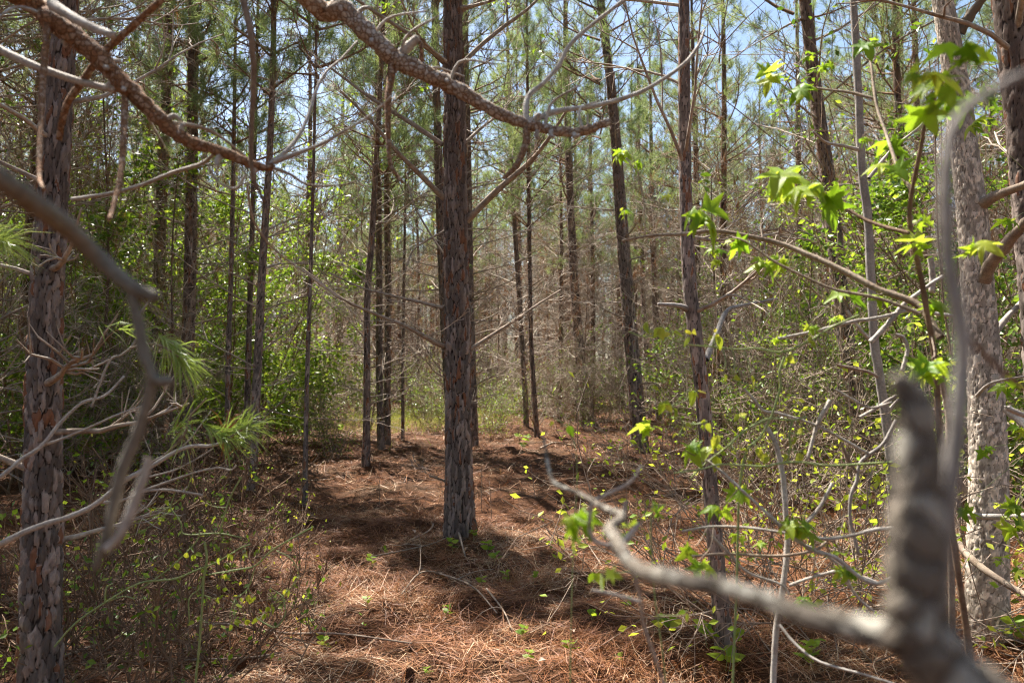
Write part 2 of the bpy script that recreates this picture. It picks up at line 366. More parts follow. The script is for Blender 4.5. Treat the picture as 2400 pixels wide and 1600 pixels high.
def litter_mesh(k, y0, y1, pw, ln, w, steep):
    y = y0 + (y1 - y0) * rng.uniform(0, 1, k) ** pw; x = rng.uniform(-1, 1, k) * (.74 * y + .8)
    # fluffy drifts: needles gather and stand up where a slow pattern is high
    f = np.sin(x * 2.3 + 1.1 * np.sin(y * 1.3)) * np.cos(y * 2.9 + x * .7) + np.sin(x * 5.1 + y * 4.3) * .6
    st = np.clip(.5 + .4 * f, .05, 1) * steep
    az = rng.uniform(0, 6.283, k) ; el = np.abs(rng.normal(0, 1, k)) * st; L = rng.uniform(*ln, k)
    d = np.stack([np.cos(az) * np.cos(el), np.sin(az) * np.cos(el), np.sin(el)], 1)
    p = np.stack([x, y, terr(x, y) + rng.uniform(0, .022, k) * (1 + f.clip(0, 2))], 1)
    c = d * L[:, None] * .5; sd_ = nrm(np.cross(d, [0, 0, 1.0] + rng.normal(0, .35, (k, 3)))) * (w * rng.uniform(.6, 1.3, k))[:, None] * .5
    bend = rng.normal(0, .12, (k, 1)) * L[:, None] * nrm(np.cross(d, rng.normal(size=(k, 3))))
    a = p - c * np.where(el[:, None] > .35, 0, 1); b_ = a + c * 2; mid = (a + b_) / 2 + bend
    V = np.stack([a - sd_, a + sd_, mid + sd_, mid - sd_, b_ + sd_ * .5, b_ - sd_ * .5], 1).reshape(-1, 3); i = np.arange(k)[:, None] * 6
    pat = np.sin(x * 1.9 + 2 * np.sin(y * 1.1)) * .5 + np.sin(x * 4.7 - y * 3.3 + 2 * np.sin(x * 1.7 + y)) * .5; var = np.clip(rng.beta(1.4, 2.4, k) * (1 + .45 * pat) + .07 * f, 0, 1)
    m_ = MB(); m_.add(V, np.concatenate([i + [0, 1, 2, 3], i + [3, 2, 4, 5]]), var=np.repeat(var, 6)); return m_
lit = litter_mesh(125000, 1.8, 9, .62, (.13, .25), .0034, .36)
l2 = litter_mesh(55000, 8.5, 30, .75, (.17, .34), .007, .36)
for V, Q, v in zip(l2.V, l2.Q, l2.A['var']): lit.add(V, Q, var=v)
tag(lit.obj('pine_straw', M['litter']), 'loose rust and tan pine needles strewn thick over the forest floor', 'pine straw', kind='stuff')

# gaps in the canopy: spots of the clearing that the sun reaches; no crown stands across their line to the sun
GAPS = [pg(x, y) for x, y in ((700, 1590), (860, 1570), (800, 1130), (900, 1120), (1190, 1120), (1260, 1180), (1360, 1240), (1850, 1310), (1400, 1030))] + [np.array(p) for p in ((1.0, 2.0, 2.1), (.75, 2.0, 1.5), (2.45, 4.2, 1.8), (.1, .9, 1.25), (2.4, 15, 2.5), (0, 34, 3), (3.2, 8, 1.5), (4.4, 10.5, 2), (5.4, 13, 3), (2.2, 6, 1), (-1.0, 2.4, 1.6), (-2, 25, 2), (5, 26, 3), (-6, 28, 3))]
GAPS = np.array(GAPS); SH = np.array([math.sin(SUN_AZ), math.cos(SUN_AZ)]) / math.tan(SUN_EL)
def crown_room(x, y, cb, H):                    # largest crown radius at (x, y) that leaves those spots in the sun
    h = np.linspace(cb - .3, H, 12); t = np.clip((h - cb) / (H - cb), 0, 1); prof = (1 - t) ** .75 * np.minimum(1, .72 + t * 2) + .12
    P = GAPS[:, None, :2] + SH * (h[None, :, None] - GAPS[:, None, 2:3]); d = np.hypot(P[..., 0] - x, P[..., 1] - y)
    return float((d / prof[None]).min()) - .25
# ------------------------------------------------------------------ pine prototypes
def live_part(seed, H, cb, maxL):
    rnd = random.Random(seed); wd = MB(); tips = []
    z = cb
    while z < H - .25:
        t = (z - cb) / (H - cb); Lm = maxL * (1 - t) ** .75 * min(1, .72 + t * 2)
        for _ in range(rnd.choice((2, 3, 3, 4))):
            L = max(.3, Lm * rnd.uniform(.65, 1.15))
            tp = []; branch(wd, (0, 0, z + rnd.uniform(-.12, .12)), rnd.uniform(0, 6.283), rnd.uniform(.15, .6) + t * .4, L, .008 + .009 * L, rnd, .22, max(3, int(L * 4.2)), 4, tp, .06, 2, .42)
            tips += tp
        z += rnd.uniform(.38, .62)
    tips.append((np.array([0, 0, H]), np.array([0, 0, 1.0])))
    pos = np.array([a for a, _ in tips]); dr = nrm(np.array([b_ for _, b_ in tips])) + [0, 0, .35]
    cr = MB(); tufts(cr, pos, dr, 28, (.15, .25), .0048, .2, (.3, 1.0), .15)
    cd_ = MB(); tufts(cd_, pos, dr, 42, (.16, .26), .0066, .22, (.3, 1.0), .15)
    return wd, cr, cd_
def dead_part(seed, z0, z1, dens, rusty):
    rnd = random.Random(seed); wd = MB(); tips = []; z = z0
    while z < z1:
        f = (z - z0) / (z1 - z0)
        branch(wd, (0, 0, z), rnd.uniform(0, 6.283), rnd.gauss(.32, .22), rnd.uniform(.7, 1.6) + 1.6 * f, rnd.uniform(.010, .021), rnd, .34, rnd.randint(4, 8), 4, tips, .05, 2, .46)
        z += rnd.uniform(.6, 1.4) * dens
    k = MB()
    if rusty:
        sel = [t for t in tips if rnd.random() < rusty]
        tufts(k, np.array([a for a, _ in sel]), np.array([b_ for _, b_ in sel]) - [0, 0, .25], 14, (.12, .2), .004, .15, (.2, .7), .5)
    return wd, k
PROTO = []
for s, (H, rb, cb, mL, rusty) in enumerate([(14.5, .115, 5.4, 2.3, .2), (15.5, .125, 6.0, 2.4, .06), (13.0, .095, 4.8, 2.0, .35), (16.0, .13, 6.3, 2.4, .12), (12.2, .085, 4.9, 1.7, .25)]):
    z = np.linspace(-.15, H, 30); rnd = random.Random(90 + s)
    ax = np.stack([.05 * np.sin(z * .5 + s), .05 * np.cos(z * .43 + 2 * s), z], 1); ax[:, :2] -= ax[1, :2]
    rad = rb * np.clip(1 - z / (H * 1.02), 0, 1) ** .8 + .006
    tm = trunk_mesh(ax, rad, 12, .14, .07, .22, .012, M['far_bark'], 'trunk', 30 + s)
    lw, cr, crd = live_part(200 + s, H, cb, mL); dw, dk = dead_part(300 + s, .4, cb + 1.0, .09, rusty)
    PROTO.append(dict(mL=mL, H=H, rb=rb, cb=cb, trunk=tm, live=lw.mesh('branchwork', M['branch_live']), crown=cr.mesh('crown', M['needles'], False), dense=crd.mesh('crown', M['needles'], False),
                      dead=dw.mesh('dead_branchwork', M['branch_dead']), rust=dk.mesh('dead_foliage', M['dead_needles'], False) if rusty else None))

def far_pine(x, y, p, rot, s, label, group, dead=True):
    t = thing('pine_tree', label, 'pine tree', (x, y, float(terr(x, y))), group)
    t.rotation_euler = (R.gauss(0, .015), R.gauss(0, .015), rot); t.scale = (s, s, s)
    link('trunk', p['trunk'], t)
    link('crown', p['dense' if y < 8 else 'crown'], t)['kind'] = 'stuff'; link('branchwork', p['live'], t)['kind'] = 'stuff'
    if dead:
        link('dead_branchwork', p['dead'], t)['kind'] = 'stuff'
        if p['rust']: link('dead_foliage', p['rust'], t)['kind'] = 'stuff'
    return t

# ------------------------------------------------------------------ the pines one can point at
TAKEN = []
def pine(label, axis_px, Y=None, sides=28, dz=.03, nb=44, zb=(.9, 9), proto=0, H=14, seed=0, plates=(.04, .12, .014), dead_mat='branch_dead', name='pine_tree', br=(.9, 3.0), bark='pine_bark', crown=True):
    rnd = random.Random(500 + seed)
    if Y is None: Y = float(pg(axis_px[0][0], axis_px[0][1])[1])
    P = [pv(x, y, Y) for x, y, w in axis_px]; rad = [.9 * w / 2 / FPX * Y for x, y, w in axis_px]
    if P[0][2] > -.05:
        d = (P[0] - P[1]) / max(.05, P[1][2] - P[0][2]); k = P[0][2] + .12; P.insert(0, P[0] + d * k); rad.insert(0, rad[0])
    base = np.array([P[0][0], P[0][1], float(terr(P[0][0], P[0][1]))])
    top = P[-1]; d = P[-1] - P[-2]; d = d / max(.1, d[2]); r = rad[-1]
    zz = np.linspace(top[2] + .4, H, 14); lean = d[:2] * .55
    for z in zz: P.append(np.array([*(top[:2] + lean * (z - top[2])), z])); rad.append(max(.012, r * (1 - (z - top[2]) / (H - top[2] + .3))))
    P = np.array(P); rad = np.array(rad)
    L = np.concatenate([[0], np.cumsum(np.linalg.norm(np.diff(P, axis=0), axis=1))]); s = np.linspace(0, L[-1], 60)
    k = .25; P = np.stack([np.interp(s, L, P[:, i]) for i in range(3)], 1); rad = np.interp(s, L, rad)
    for _ in range(2): P[1:-1] = (P[:-2] + 2 * P[1:-1] + P[2:]) / 4
    t = thing(name, label, 'pine tree', tuple(base))
    Pl = P - base
    link('trunk', trunk_mesh(Pl, rad, sides, dz, *plates, M[bark], 'trunk', 700 + seed, fine=2.6 + .52 * Y), t)
    for q in range(nb):
        z = zb[0] + (zb[1] - zb[0]) * (q + rnd.random()) / nb; c = np.array([np.interp(z, P[:, 2], P[:, i]) for i in range(3)]); rt = float(np.interp(z, P[:, 2], rad))
        az = rnd.uniform(0, 6.283); mbb = MB(); f = (z - zb[0]) / (zb[1] - zb[0])
        branch(mbb, c - base + np.array([math.cos(az), math.sin(az), 0]) * rt * .8, az, rnd.gauss(.3, .25), rnd.uniform(*br) * (.6 + .6 * f), min(.022, rt * .22 + .004) * rnd.uniform(.6, 1), rnd, .28, rnd.randint(3, 7), 6, None, .02, 2, .38)
        mbb.obj('branch', M[dead_mat], t)
    csc = min(1, max(.75, rad[3] / .12)); cbp = PROTO[proto]; cc_ = [np.interp(cbp['cb'] + 3, P[:, 2], P[:, i]) for i in range(2)]; csc = max(.7, min(csc, crown_room(*cc_, cbp['cb'], cbp['H']) / cbp['mL']))
    if crown:
        p = PROTO[proto]; c = np.array([np.interp(p['cb'] + 3, P[:, 2], P[:, i]) for i in range(2)]) - base[:2]
        for nm, key in (('crown', 'dense'), ('branchwork', 'live')):
            o = link(nm, p[key], t, (c[0], c[1], 0), (0, 0, rnd.uniform(0, 6.28)), (csc, csc, 1)); o['kind'] = 'stuff'
    TAKEN.append((base[0], base[1])); return t, P, rad, base, Y

centre, cP, cR, cB, cY = pine('large pine with scaly grey and rust bark standing alone in the middle of the clearing',
     [(1079, 1262, 76), (1075, 1100, 66), (1074, 950, 63), (1073, 800, 62), (1067, 510, 58), (1066, 255, 52), (1060, 0, 44)], sides=84, dz=.016, nb=6, zb=(4.2, 7.5), proto=1, H=15.5, seed=1, plates=(.042, .14, .022))
for l, dd, w in [(c2((480, 1595), (420, 1568), (300, 1500), (150, 1440), (0, 1370), (-180, 1230)), (0, -.9), (17, 5)),
              (c2((470, 1415), (350, 1385), (220, 1355), (90, 1320), (-60, 1250)), (0, .8), (12, 4)),
              (c2((590, 1605), (690, 1540), (800, 1470), (900, 1400), (1010, 1330)), (0, .5), (14, 4)),
              (c2((480, 920), (360, 800), (250, 690), (140, 560), (0, 420)), (0, -.6), (20, 6)),
              (c2((465, 665), (350, 585), (230, 510), (120, 440), (0, 350), (-160, 230)), (0, .3), (17, 5)),
              (c2((575, 1015), (720, 870), (860, 750), (950, 640), (1040, 500)), (0, -.5), (24, 7)),
              (c2((545, 305), (640, 210), (750, 120), (870, 30), (950, -60)), (0, .4), (17, 6)),
              (c2((560, 665), (630, 600), (700, 545), (760, 500)), (0, .6), (12, 4)),
              (c2((480, 295), (400, 225), (300, 150), (100, 20), (0, -60)), (0, -.5), (18, 6)),
              (c2((548, 55), (640, 0), (740, -70)), (0, .2), (12, 6)),
              (c2((475, 1060), (420, 1090), (330, 1150), (290, 1260)), (0, -.4), (8, 3)),
              (c2((480, 1180), (400, 1060), (330, 930), (300, 800)), (0, .5), (8, 3)),
              (c5((475, 640), (440, 628), (405, 618)), (0, -.1), (8, 5))]:
    n = len(l); Ys = [cY + dd[0] + (dd[1] - dd[0]) * i / (n - 1) for i in range(n)]
    o, P = pxtube(l, Ys, (w[0] * .75, w[1] * .85), M['twig_tan'], 'branch', centre, 7, 16, .06)
    rn = random.Random(len(l) * 7 + int(l[0][1]))
    for q in range(8 if w[0] > 9 else 2):
        i = rn.randint(4, 14); d = nrm(P[i + 1] - P[i] if i < 15 else P[i] - P[i - 1])
        mb2 = MB(); branch(mb2, P[i] - cB, math.atan2(d[1], d[0]) + rn.gauss(0, .8), math.asin(d[2]) + rn.gauss(0, .5), rn.uniform(.2, .6), .004, rn, .3, 3, 4, None, .02, 1, .4)
        mb2.obj('twig', M['branch_dead'], o)

pine('stout rough barked pine at the left edge, its foot below the frame', [(91, 1700, 104), (93, 1600, 101), (100, 1200, 90), (103, 800, 81), (120, 510, 74), (132, 306, 68), (145, 153, 60), (158, 0, 52)], Y=3.55, sides=84, dz=.014, nb=14, zb=(.7, 4.4), proto=0, seed=2, H=13.5, plates=(.036, .085, .016), br=(.5, 1.2))
pine('dark pine trunk second from the left, behind the hanging grey stick', [(363, 1078, 33), (367, 900, 32), (372, 663, 30), (380, 408, 28), (390, 204, 25), (398, 0, 22)], seed=3, proto=3, sides=32)
pine('straight dark pine trunk behind the upper green needle sprig on the left', [(434, 1102, 34), (438, 900, 32), (444, 714, 31), (449, 459, 28), (452, 204, 26), (454, 0, 24)], seed=4, proto=0, sides=32)
pine('slim pine trunk leaning right, behind the lower green needle sprig', [(587, 1172, 25), (592, 1106, 24), (599, 953, 23), (607, 800, 22), (610, 714, 21), (622, 510, 19), (633, 357, 17), (640, 153, 15), (642, 0, 14)], seed=5, proto=4, H=12, sides=28, plates=(.03, .07, .006))
pine('thin pole of a pine just left of the slim leaning pine', [(576, 1100, 15), (580, 900, 15), (586, 700, 14), (592, 500, 12), (598, 300, 10)], seed=6, proto=4, H=11, nb=10)
pine('thin pine pole between the dark left pines and the slim leaning pine', [(531, 1128, 14), (534, 850, 13), (541, 663, 12), (546, 459, 11), (550, 200, 9)], seed=7, proto=4, H=10, nb=12)
pine('very thin straight pine pole at the left margin of the sunlit straw', [(714, 1200, 14), (717, 1004, 12), (722, 800, 11), (726, 700, 10), (735, 400, 8)], seed=8, proto=4, H=11, nb=12, zb=(1.2, 5), br=(.3, .9))
pine('slender pine with a mossy foot, left of the close pair', [(857, 1097, 20), (860, 955, 18), (860, 828, 17), (860, 700, 16), (872, 550, 15), (886, 300, 13), (896, 100, 11)], seed=9, proto=2, H=12)
pine('left trunk of the close pair of pines left of the central pine', [(893, 1050, 18), (889, 878, 17), (889, 700, 16), (887, 400, 14), (884, 150, 12)], seed=10, proto=0)
pine('right trunk of the close pair of pines left of the central pine', [(907, 1042, 18), (908, 878, 17), (910, 700, 16), (906, 400, 14), (903, 150, 12)], seed=11, proto=4)
pine('pencil thin pine pole in front of the sunlit grass patch', [(944, 1036, 9), (944, 860, 9), (946, 700, 8), (950, 450, 6)], seed=12, proto=4, H=9, nb=10)
pine('pine trunk half hidden behind the upper left side of the central pine', [(1062, 1062, 26), (1045, 800, 24), (1032, 510, 22), (1024, 255, 19), (1019, 0, 16)], seed=13, proto=3)
pine('pine trunk peeping out behind the right side of the central pine', [(1110, 1046, 26), (1104, 850, 25), (1100, 700, 24), (1096, 400, 21), (1090, 100, 18)], seed=14, proto=1)
pine('slender pine, left one of the two poles right of the central pine', [(1234, 1015, 15), (1231, 928, 14), (1223, 800, 13), (1218, 714, 13), (1208, 561, 12), (1200, 434, 11), (1192, 200, 9)], seed=15, proto=0)
pine('slender pine, right one of the two poles right of the central pine', [(1259, 1032, 14), (1252, 928, 13), (1244, 800, 12), (1241, 600, 11), (1239, 444, 10), (1236, 200, 8)], seed=16, proto=2)
pine('dark pine with broad foot at the far end of the straw clearing', [(1374, 1000, 32), (1369, 928, 29), (1356, 800, 27), (1346, 663, 23), (1338, 510, 20), (1331, 332, 18), (1326, 100, 15)], seed=17, proto=3, sides=32)
pine('leaning pine with bright sunlit left edge, right of the clearing', [(1501, 1062, 46), (1499, 1045, 44), (1491, 928, 40), (1479, 800, 37), (1468, 663, 34), (1456, 510, 31), (1446, 357, 27), (1430, 179, 23), (1407, 0, 20)], seed=18, proto=1, sides=44, dz=.025, nb=18)
pine('thin dark pine close behind the leaning sunlit pine', [(1544, 985, 15), (1539, 828, 14), (1534, 700, 13), (1528, 450, 12)], seed=19, proto=0)
pine('thinnest pine pole between the leaning sunlit pine and its neighbour', [(1523, 978, 12), (1515, 828, 12), (1508, 700, 11), (1500, 450, 10)], seed=20, proto=4)
crk, kP, kR, kB, kY = pine('crooked slim pine with flaky bark bowing left, its foot near the lower right foliage', [(1705, 1560, 52), (1690, 1438, 45), (1680, 1310, 41), (1669, 1200, 39), (1657, 1057, 37), (1647, 904, 38), (1632, 800, 38), (1615, 700, 37), (1606, 459, 33), (1603, 204, 31), (1603, 0, 29)], seed=21, proto=2, sides=56, dz=.016, H=11.5, nb=12, zb=(1.9, 4.5), plates=(.026, .05, .006), br=(.5, 1.4))
for l, dd, w in [(z2((1195, 560), (1290, 330), (1380, 120), (1500, 70), (1850, 0)), .5, (16, 6)), (z2((1020, 95), (940, 65), (760, 50)), -.3, (16, 8))]:
    pxtube(l, [kY, kY + dd], w, M['stem_grey'], 'branch', crk, 7, 16)
pine('scaly pine behind the slender grey sapling on the right', [(2039, 1150, 50), (2029, 1055, 47), (2008, 928, 45), (1983, 800, 43), (1969, 700, 42), (1952, 510, 39), (1932, 357, 36), (1916, 255, 34), (1901, 128, 31), (1886, 0, 28)], seed=22, proto=3, sides=48, dz=.022, nb=22, zb=(1, 6.5))
pine('big dark pine cut off by the right edge of the picture', [(2478, 1500, 108), (2465, 1100, 102), (2450, 800, 98), (2425, 510, 94), (2402, 255, 90), (2370, 0, 86)], Y=4.6, sides=56, dz=.022, seed=23, proto=0, nb=16, zb=(1, 5), br=(.6, 1.5))

# ------------------------------------------------------------------ the pine stand behind
cnt = 0
def clear(x, y, d): return all((x - a) ** 2 + (y - b_) ** 2 > d * d for a, b_ in TAKEN)
FAR = 'slender pine trunk in the crowded stand far behind the clearing'
MID_L = 'pine trunk in the shadowy thicket on the left, behind the leafy shrubs'
MID_R = 'pine trunk in the tangled thicket on the right, behind the scaly pine'
for _ in range(30000):
    if cnt >= 245: break
    y = 9 + 55 * R.random() ** .8; x = R.uniform(-1, 1) * (.72 * y + 3)
    u = 1200 + x / y * FPX
    lane = 640 < u < 1640
    if (lane and y < (16 if u < 840 else 21)) or (u < 640 and y < 8.5) or (u > 1640 and y < 11.5) or not clear(x, y, 1.75 if y > 16 else 1.8): continue
    if 930 < u < 1010 and y < 34: continue
    pi = R.randrange(5); sc1 = R.uniform(.8, 1.18); pp = PROTO[pi]
    if y < 40 and crown_room(x, y, pp['cb'] * sc1, pp['H'] * sc1) < pp['mL'] * sc1 * .8: continue
    g = FAR if (lane or y > 30) else MID_L if u < 1200 else MID_R
    far_pine(x, y, pp, R.uniform(0, 6.28), sc1, g, {FAR: 'pines crowded behind the clearing', MID_L: 'pines in the left thicket', MID_R: 'pines in the right thicket'}[g])
    TAKEN.append((x, y)); cnt += 1
# the stand goes on beside and behind the viewer
k = 0
for _ in range(4000):
    if k >= 46: break
    x, y = R.uniform(-19, 19), R.uniform(-20, 9)
    if abs(x) < max(2.4, .72 * y + 2.6) or (x * x + y * y < 9 and y < 0) or not clear(x, y, 2.2): continue
    far_pine(x, y, PROTO[R.randrange(4)], R.uniform(0, 6.28), R.uniform(.9, 1.1), 'unseen pine added beside the viewer to shade the left undergrowth', 'pines beside the viewer'); TAKEN.append((x, y)); k += 1
for x, y, p in ((-5.9, 8.6, 1), (-7.6, 11.2, 3), (-6.9, 6.8, 0)):  # unseen dense-crowned pines, added to cast shade over the left undergrowth
    far_pine(x, y, dict(PROTO[p], crown=PROTO[p]['dense']), R.uniform(0, 6.28), 1.0, 'unseen pine added beside the viewer to shade the left undergrowth', 'pines beside the viewer')
# beyond: a wood nobody could count
def merged_wood():
    mt, mc = MB(), MB(); rnd = random.Random(5)
    for k in range(420):
        y = rnd.uniform(60, 105); x = rnd.uniform(-1, 1) * (.72 * y + 3); H = rnd.uniform(10, 16)
        tube(mt, np.array([[x, y, -.1], [x + rnd.gauss(0, .1), y, H * .5], [x + rnd.gauss(0, .2), y, H]]), np.array([.13, .1, .02]), 5, False)
        n = 60; z = rnd.uniform(3.5, 5.5) + (H - 4.5) * rng.uniform(0, 1, n); q = (1 - (z - 4) / (H - 3)).clip(.1, 1) * 2.1
        a = rng.uniform(0, 6.28, n); pos = np.stack([x + q * np.cos(a) * rng.uniform(.2, 1, n), y + q * np.sin(a) * rng.uniform(.2, 1, n), z], 1)
        tufts(mc, pos, pos - [x, y, 0] * 1 - np.stack([z * 0, z * 0, z * .8], 1), 10, (.25, .45), .03, .3, (.4, 1.1), .1)
        for _ in range(16):
            z0 = rnd.uniform(.3, 5); a0 = rnd.uniform(0, 6.28); e = np.array([math.cos(a0), math.sin(a0), rnd.uniform(-.1, .6)]) * rnd.uniform(.6, 1.8)
            tube(mt, np.array([[x, y, z0], [x, y, z0] + e * .5, [x, y, z0 + .1] + e]), np.array([.02, .014, .008]), 3, False)
    a = mt.obj('far_wood', M['far_bark'], at=('plate', 'cell')); tag(a, 'distant mass of pine stems closing off the view behind everything', 'wood', kind='stuff')
    mc.obj('far_foliage', M['needles'], a, False)['kind'] = 'stuff'
merged_wood()

# ------------------------------------------------------------------ shrubs and thicket
def shrub_proto(seed, h, w, stems, leaves, size, m, tip_only=False):
    rnd = random.Random(seed); wd = MB(); tips = []
    for s in range(stems):
        a = rnd.uniform(0, 6.28)
        P = branch(wd, (rnd.gauss(0, .12), rnd.gauss(0, .12), -.05), a, rnd.uniform(.6, 1.4), h * rnd.uniform(.7, 1.05), .006 + .0022 * h, rnd, .38, 6, 4, tips, .03, 1, w)
        for _ in range(7):
            i = rnd.randint(1, 5); branch(wd, P[i], rnd.uniform(0, 6.28), rnd.uniform(-.1, .9), w * rnd.uniform(.4, 1.1), .005, rnd, .35, 5, 3, tips, 0, 2, .5)
    lf = MB(); pos = np.array([t[0] for t in tips]); k = rng.integers(0, len(pos), leaves)
    leaflets(lf, pos[k] + rng.normal(0, .09, (leaves, 3)) * (1 if not tip_only else .4), size, .5)
    return wd.mesh('stem', m), lf.mesh('foliage', M['shrub_leaf'], False)
TALL = [shrub_proto(41, 4.8, 1.1, 4, 7000, .08, M['twig_brown']), shrub_proto(42, 3.9, 1.0, 4, 5600, .075, M['twig_brown'])]
BUSH = [shrub_proto(43, 1.8, .75, 5, 2000, .05, M['twig_tan']), shrub_proto(44, 1.3, .6, 5, 1500, .045, M['twig_tan'])]
BARE = [shrub_proto(45, 2.2, 1.0, 5, 900, .05, M['twig_tan'], True), shrub_proto(46, 1.6, .9, 6, 500, .04, M['branch_dead'], True), shrub_proto(47, 3.0, 1.1, 5, 900, .04, M['branch_dead'], True)]
def shrub(name, p, x, y, s, label, cat, group):
    t = thing(name, label, cat, (x, y, float(terr(x, y))), group); t.rotation_euler = (0, 0, R.uniform(0, 6.28)); t.scale = (s, s, s)
    link('stem', p[0], t)['kind'] = 'stuff'; link('foliage', p[1], t)['kind'] = 'stuff'; return t
for u, y, s, l in [(60, 11.5, 1.2, 'left of the left edge pine'), (190, 15.5, 1.3, 'peeping out right of the left edge pine'), (270, 15, 1.2, 'in the gap right of the left edge pine'), (325, 17, 1.4, 'just left of the second dark trunk'), (405, 16.5, 1.2, 'behind the gap between the two dark trunks'), (500, 14.5, 1.1, 'right of the straight dark trunk'), (240, 19, 1.6, 'farther back between left edge pine and second trunk'), (110, 13, 1.3, 'hidden behind the left edge pine'), (560, 15, 1.1, 'behind the slim leaning pine'), (470, 20, 1.5, 'far back between the two dark trunks'), (20, 10, 1.1, 'at the very left edge'), (660, 18, .9, 'right of the slim leaning pine')]:
    shrub('evergreen_shrub', TALL[R.randrange(2)], (u - 1200) / FPX * y, y, s, 'tall small leaved green shrub ' + l, 'shrub', 'green shrubs of the left thicket')
for u, y, s, l in [(1780, 13, .9, 'right of the crooked slim pine'), (1900, 15, 1, 'left of the scaly right pine'), (2120, 11, .9, 'right of the slender grey sapling'), (2260, 9, .9, 'behind the pale barked tree'), (2380, 8.5, 1, 'at the right edge'), (2180, 14, 1.1, 'far back between grey sapling and pale tree'), (1700, 19, 1, 'far back behind the crooked slim pine')]:
    shrub('evergreen_shrub', TALL[R.randrange(2)], (u - 1200) / FPX * y, y, s, 'thinly leafed green shrub ' + l, 'shrub', 'green shrubs of the right thicket')
for u, y, s, l in [(790, 14.5, .8, 'left of the mossy footed slender pine'), (740, 17, 1, 'behind the very thin pine pole'), (990, 22, 1, 'left of the central pine'), (1020, 26, 1.1, 'far back, touching the central pine on its left'), (1160, 19, .8, 'between central pine and the two poles'), (1290, 27, 1.4, 'right of the two slender poles'), (1310, 31, 1.5, 'far back, left of the broad footed dark pine'), (1180, 24, .9, 'far back just left of the two poles'), (900, 27, 1.2, 'behind the close pair of pines'), (1430, 26, .9, 'between broad footed pine and leaning pine'), (700, 21, 1, 'far back left of the very thin pole'), (1060, 20, .7, 'behind the central pine'), (1600, 21, .9, 'behind the crooked slim pine')]:
    shrub('leafy_bush', BUSH[R.randrange(2)], (u - 1200) / FPX * y, y, s, 'small bright green bush ' + l, 'bush', 'green bushes behind the clearing')
k = 0
for _ in range(2000):
    if k >= 150: break
    y = R.uniform(7.5, 38); x = R.uniform(-1, 1) * (.7 * y + 1); u = 1200 + x / y * FPX
    if 600 < u < 1660 and y < 19 or (u > 1660 and y < 9.0) or (u <= 600 and y < 10.5) or not clear(x, y, .5): continue
    if u < 700: l, g = 'leafless twiggy bush low in the shadowy left thicket', 'bare bushes of the left thicket'
    elif u > 1680: l, g = 'leafless twiggy bush low in the tangled right thicket', 'bare bushes of the right thicket'
    else: l, g = 'leafless twiggy bush at the far side of the clearing', 'bare bushes behind the clearing'
    shrub('bare_bush', BARE[R.randrange(3)], x, y, R.uniform(.7, 1.25), l, 'bush', g); k += 1

def dead_sapling_proto(seed, h):
    rnd = random.Random(seed); z = np.linspace(-.1, h, 12); P = np.stack([.06 * np.sin(z * .9 + seed), .05 * np.cos(z * 1.1 + seed), z], 1); mb = MB(); tube(mb, P, np.linspace(.028, .006, 12), 6)
    wd = MB(); tips = []; q = .3
    while q < h:
        c = [np.interp(q, z, P[:, 0]), np.interp(q, z, P[:, 1]), q]; branch(wd, c, rnd.uniform(0, 6.28), rnd.gauss(.35, .3), rnd.uniform(.4, 1.3), .007, rnd, .35, rnd.randint(3, 6), 3, tips, .03, 2, .45); q += rnd.uniform(.05, .16)
    k = MB(); sel = [t for t in tips if rnd.random() < .22]; tufts(k, np.array([a for a, _ in sel]), np.array([b_ for _, b_ in sel]) - [0, 0, .2], 12, (.1, .18), .004, .12, (.2, .8), .5)
    return mb.mesh('stem', M['far_bark'], True, ('plate', 'cell')), wd.mesh('dead_branchwork', M['branch_dead']), k.mesh('dead_foliage', M['dead_needles'], False)
DS = [dead_sapling_proto(5, 5.2), dead_sapling_proto(6, 6.4), dead_sapling_proto(7, 4.2)]
k = 0
for _ in range(3000):
    if k >= 90: break
    y = R.uniform(11, 34); x = R.uniform(-1, 1) * (.7 * y + 1); u = 1200 + x / y * FPX
    if 620 < u < 1660 and y < 20.5 or 930 < u < 1010 and y < 30 or not clear(x, y, .8): continue
    t = thing('dead_sapling', 'thin dead pine sapling bristling with bare twigs, in the left thicket' if u < 700 else 'thin dead pine sapling bristling with bare twigs, in the right thicket' if u > 1660 else 'thin dead pine sapling bristling with bare twigs, behind the clearing', 'sapling', (x, y, float(terr(x, y))), 'dead saplings of the left thicket' if u < 700 else 'dead saplings of the right thicket' if u > 1660 else 'dead saplings behind the clearing')
    t.rotation_euler = (R.gauss(0, .05), R.gauss(0, .05), R.uniform(0, 6.28)); sc_ = R.uniform(.8, 1.25); t.scale = (sc_,) * 3
    for nm, me in zip(('stem', 'dead_branchwork', 'dead_foliage'), DS[R.randrange(3)]):
        o = link(nm, me, t)
        if nm != 'stem': o['kind'] = 'stuff'
    TAKEN.append((x, y)); k += 1
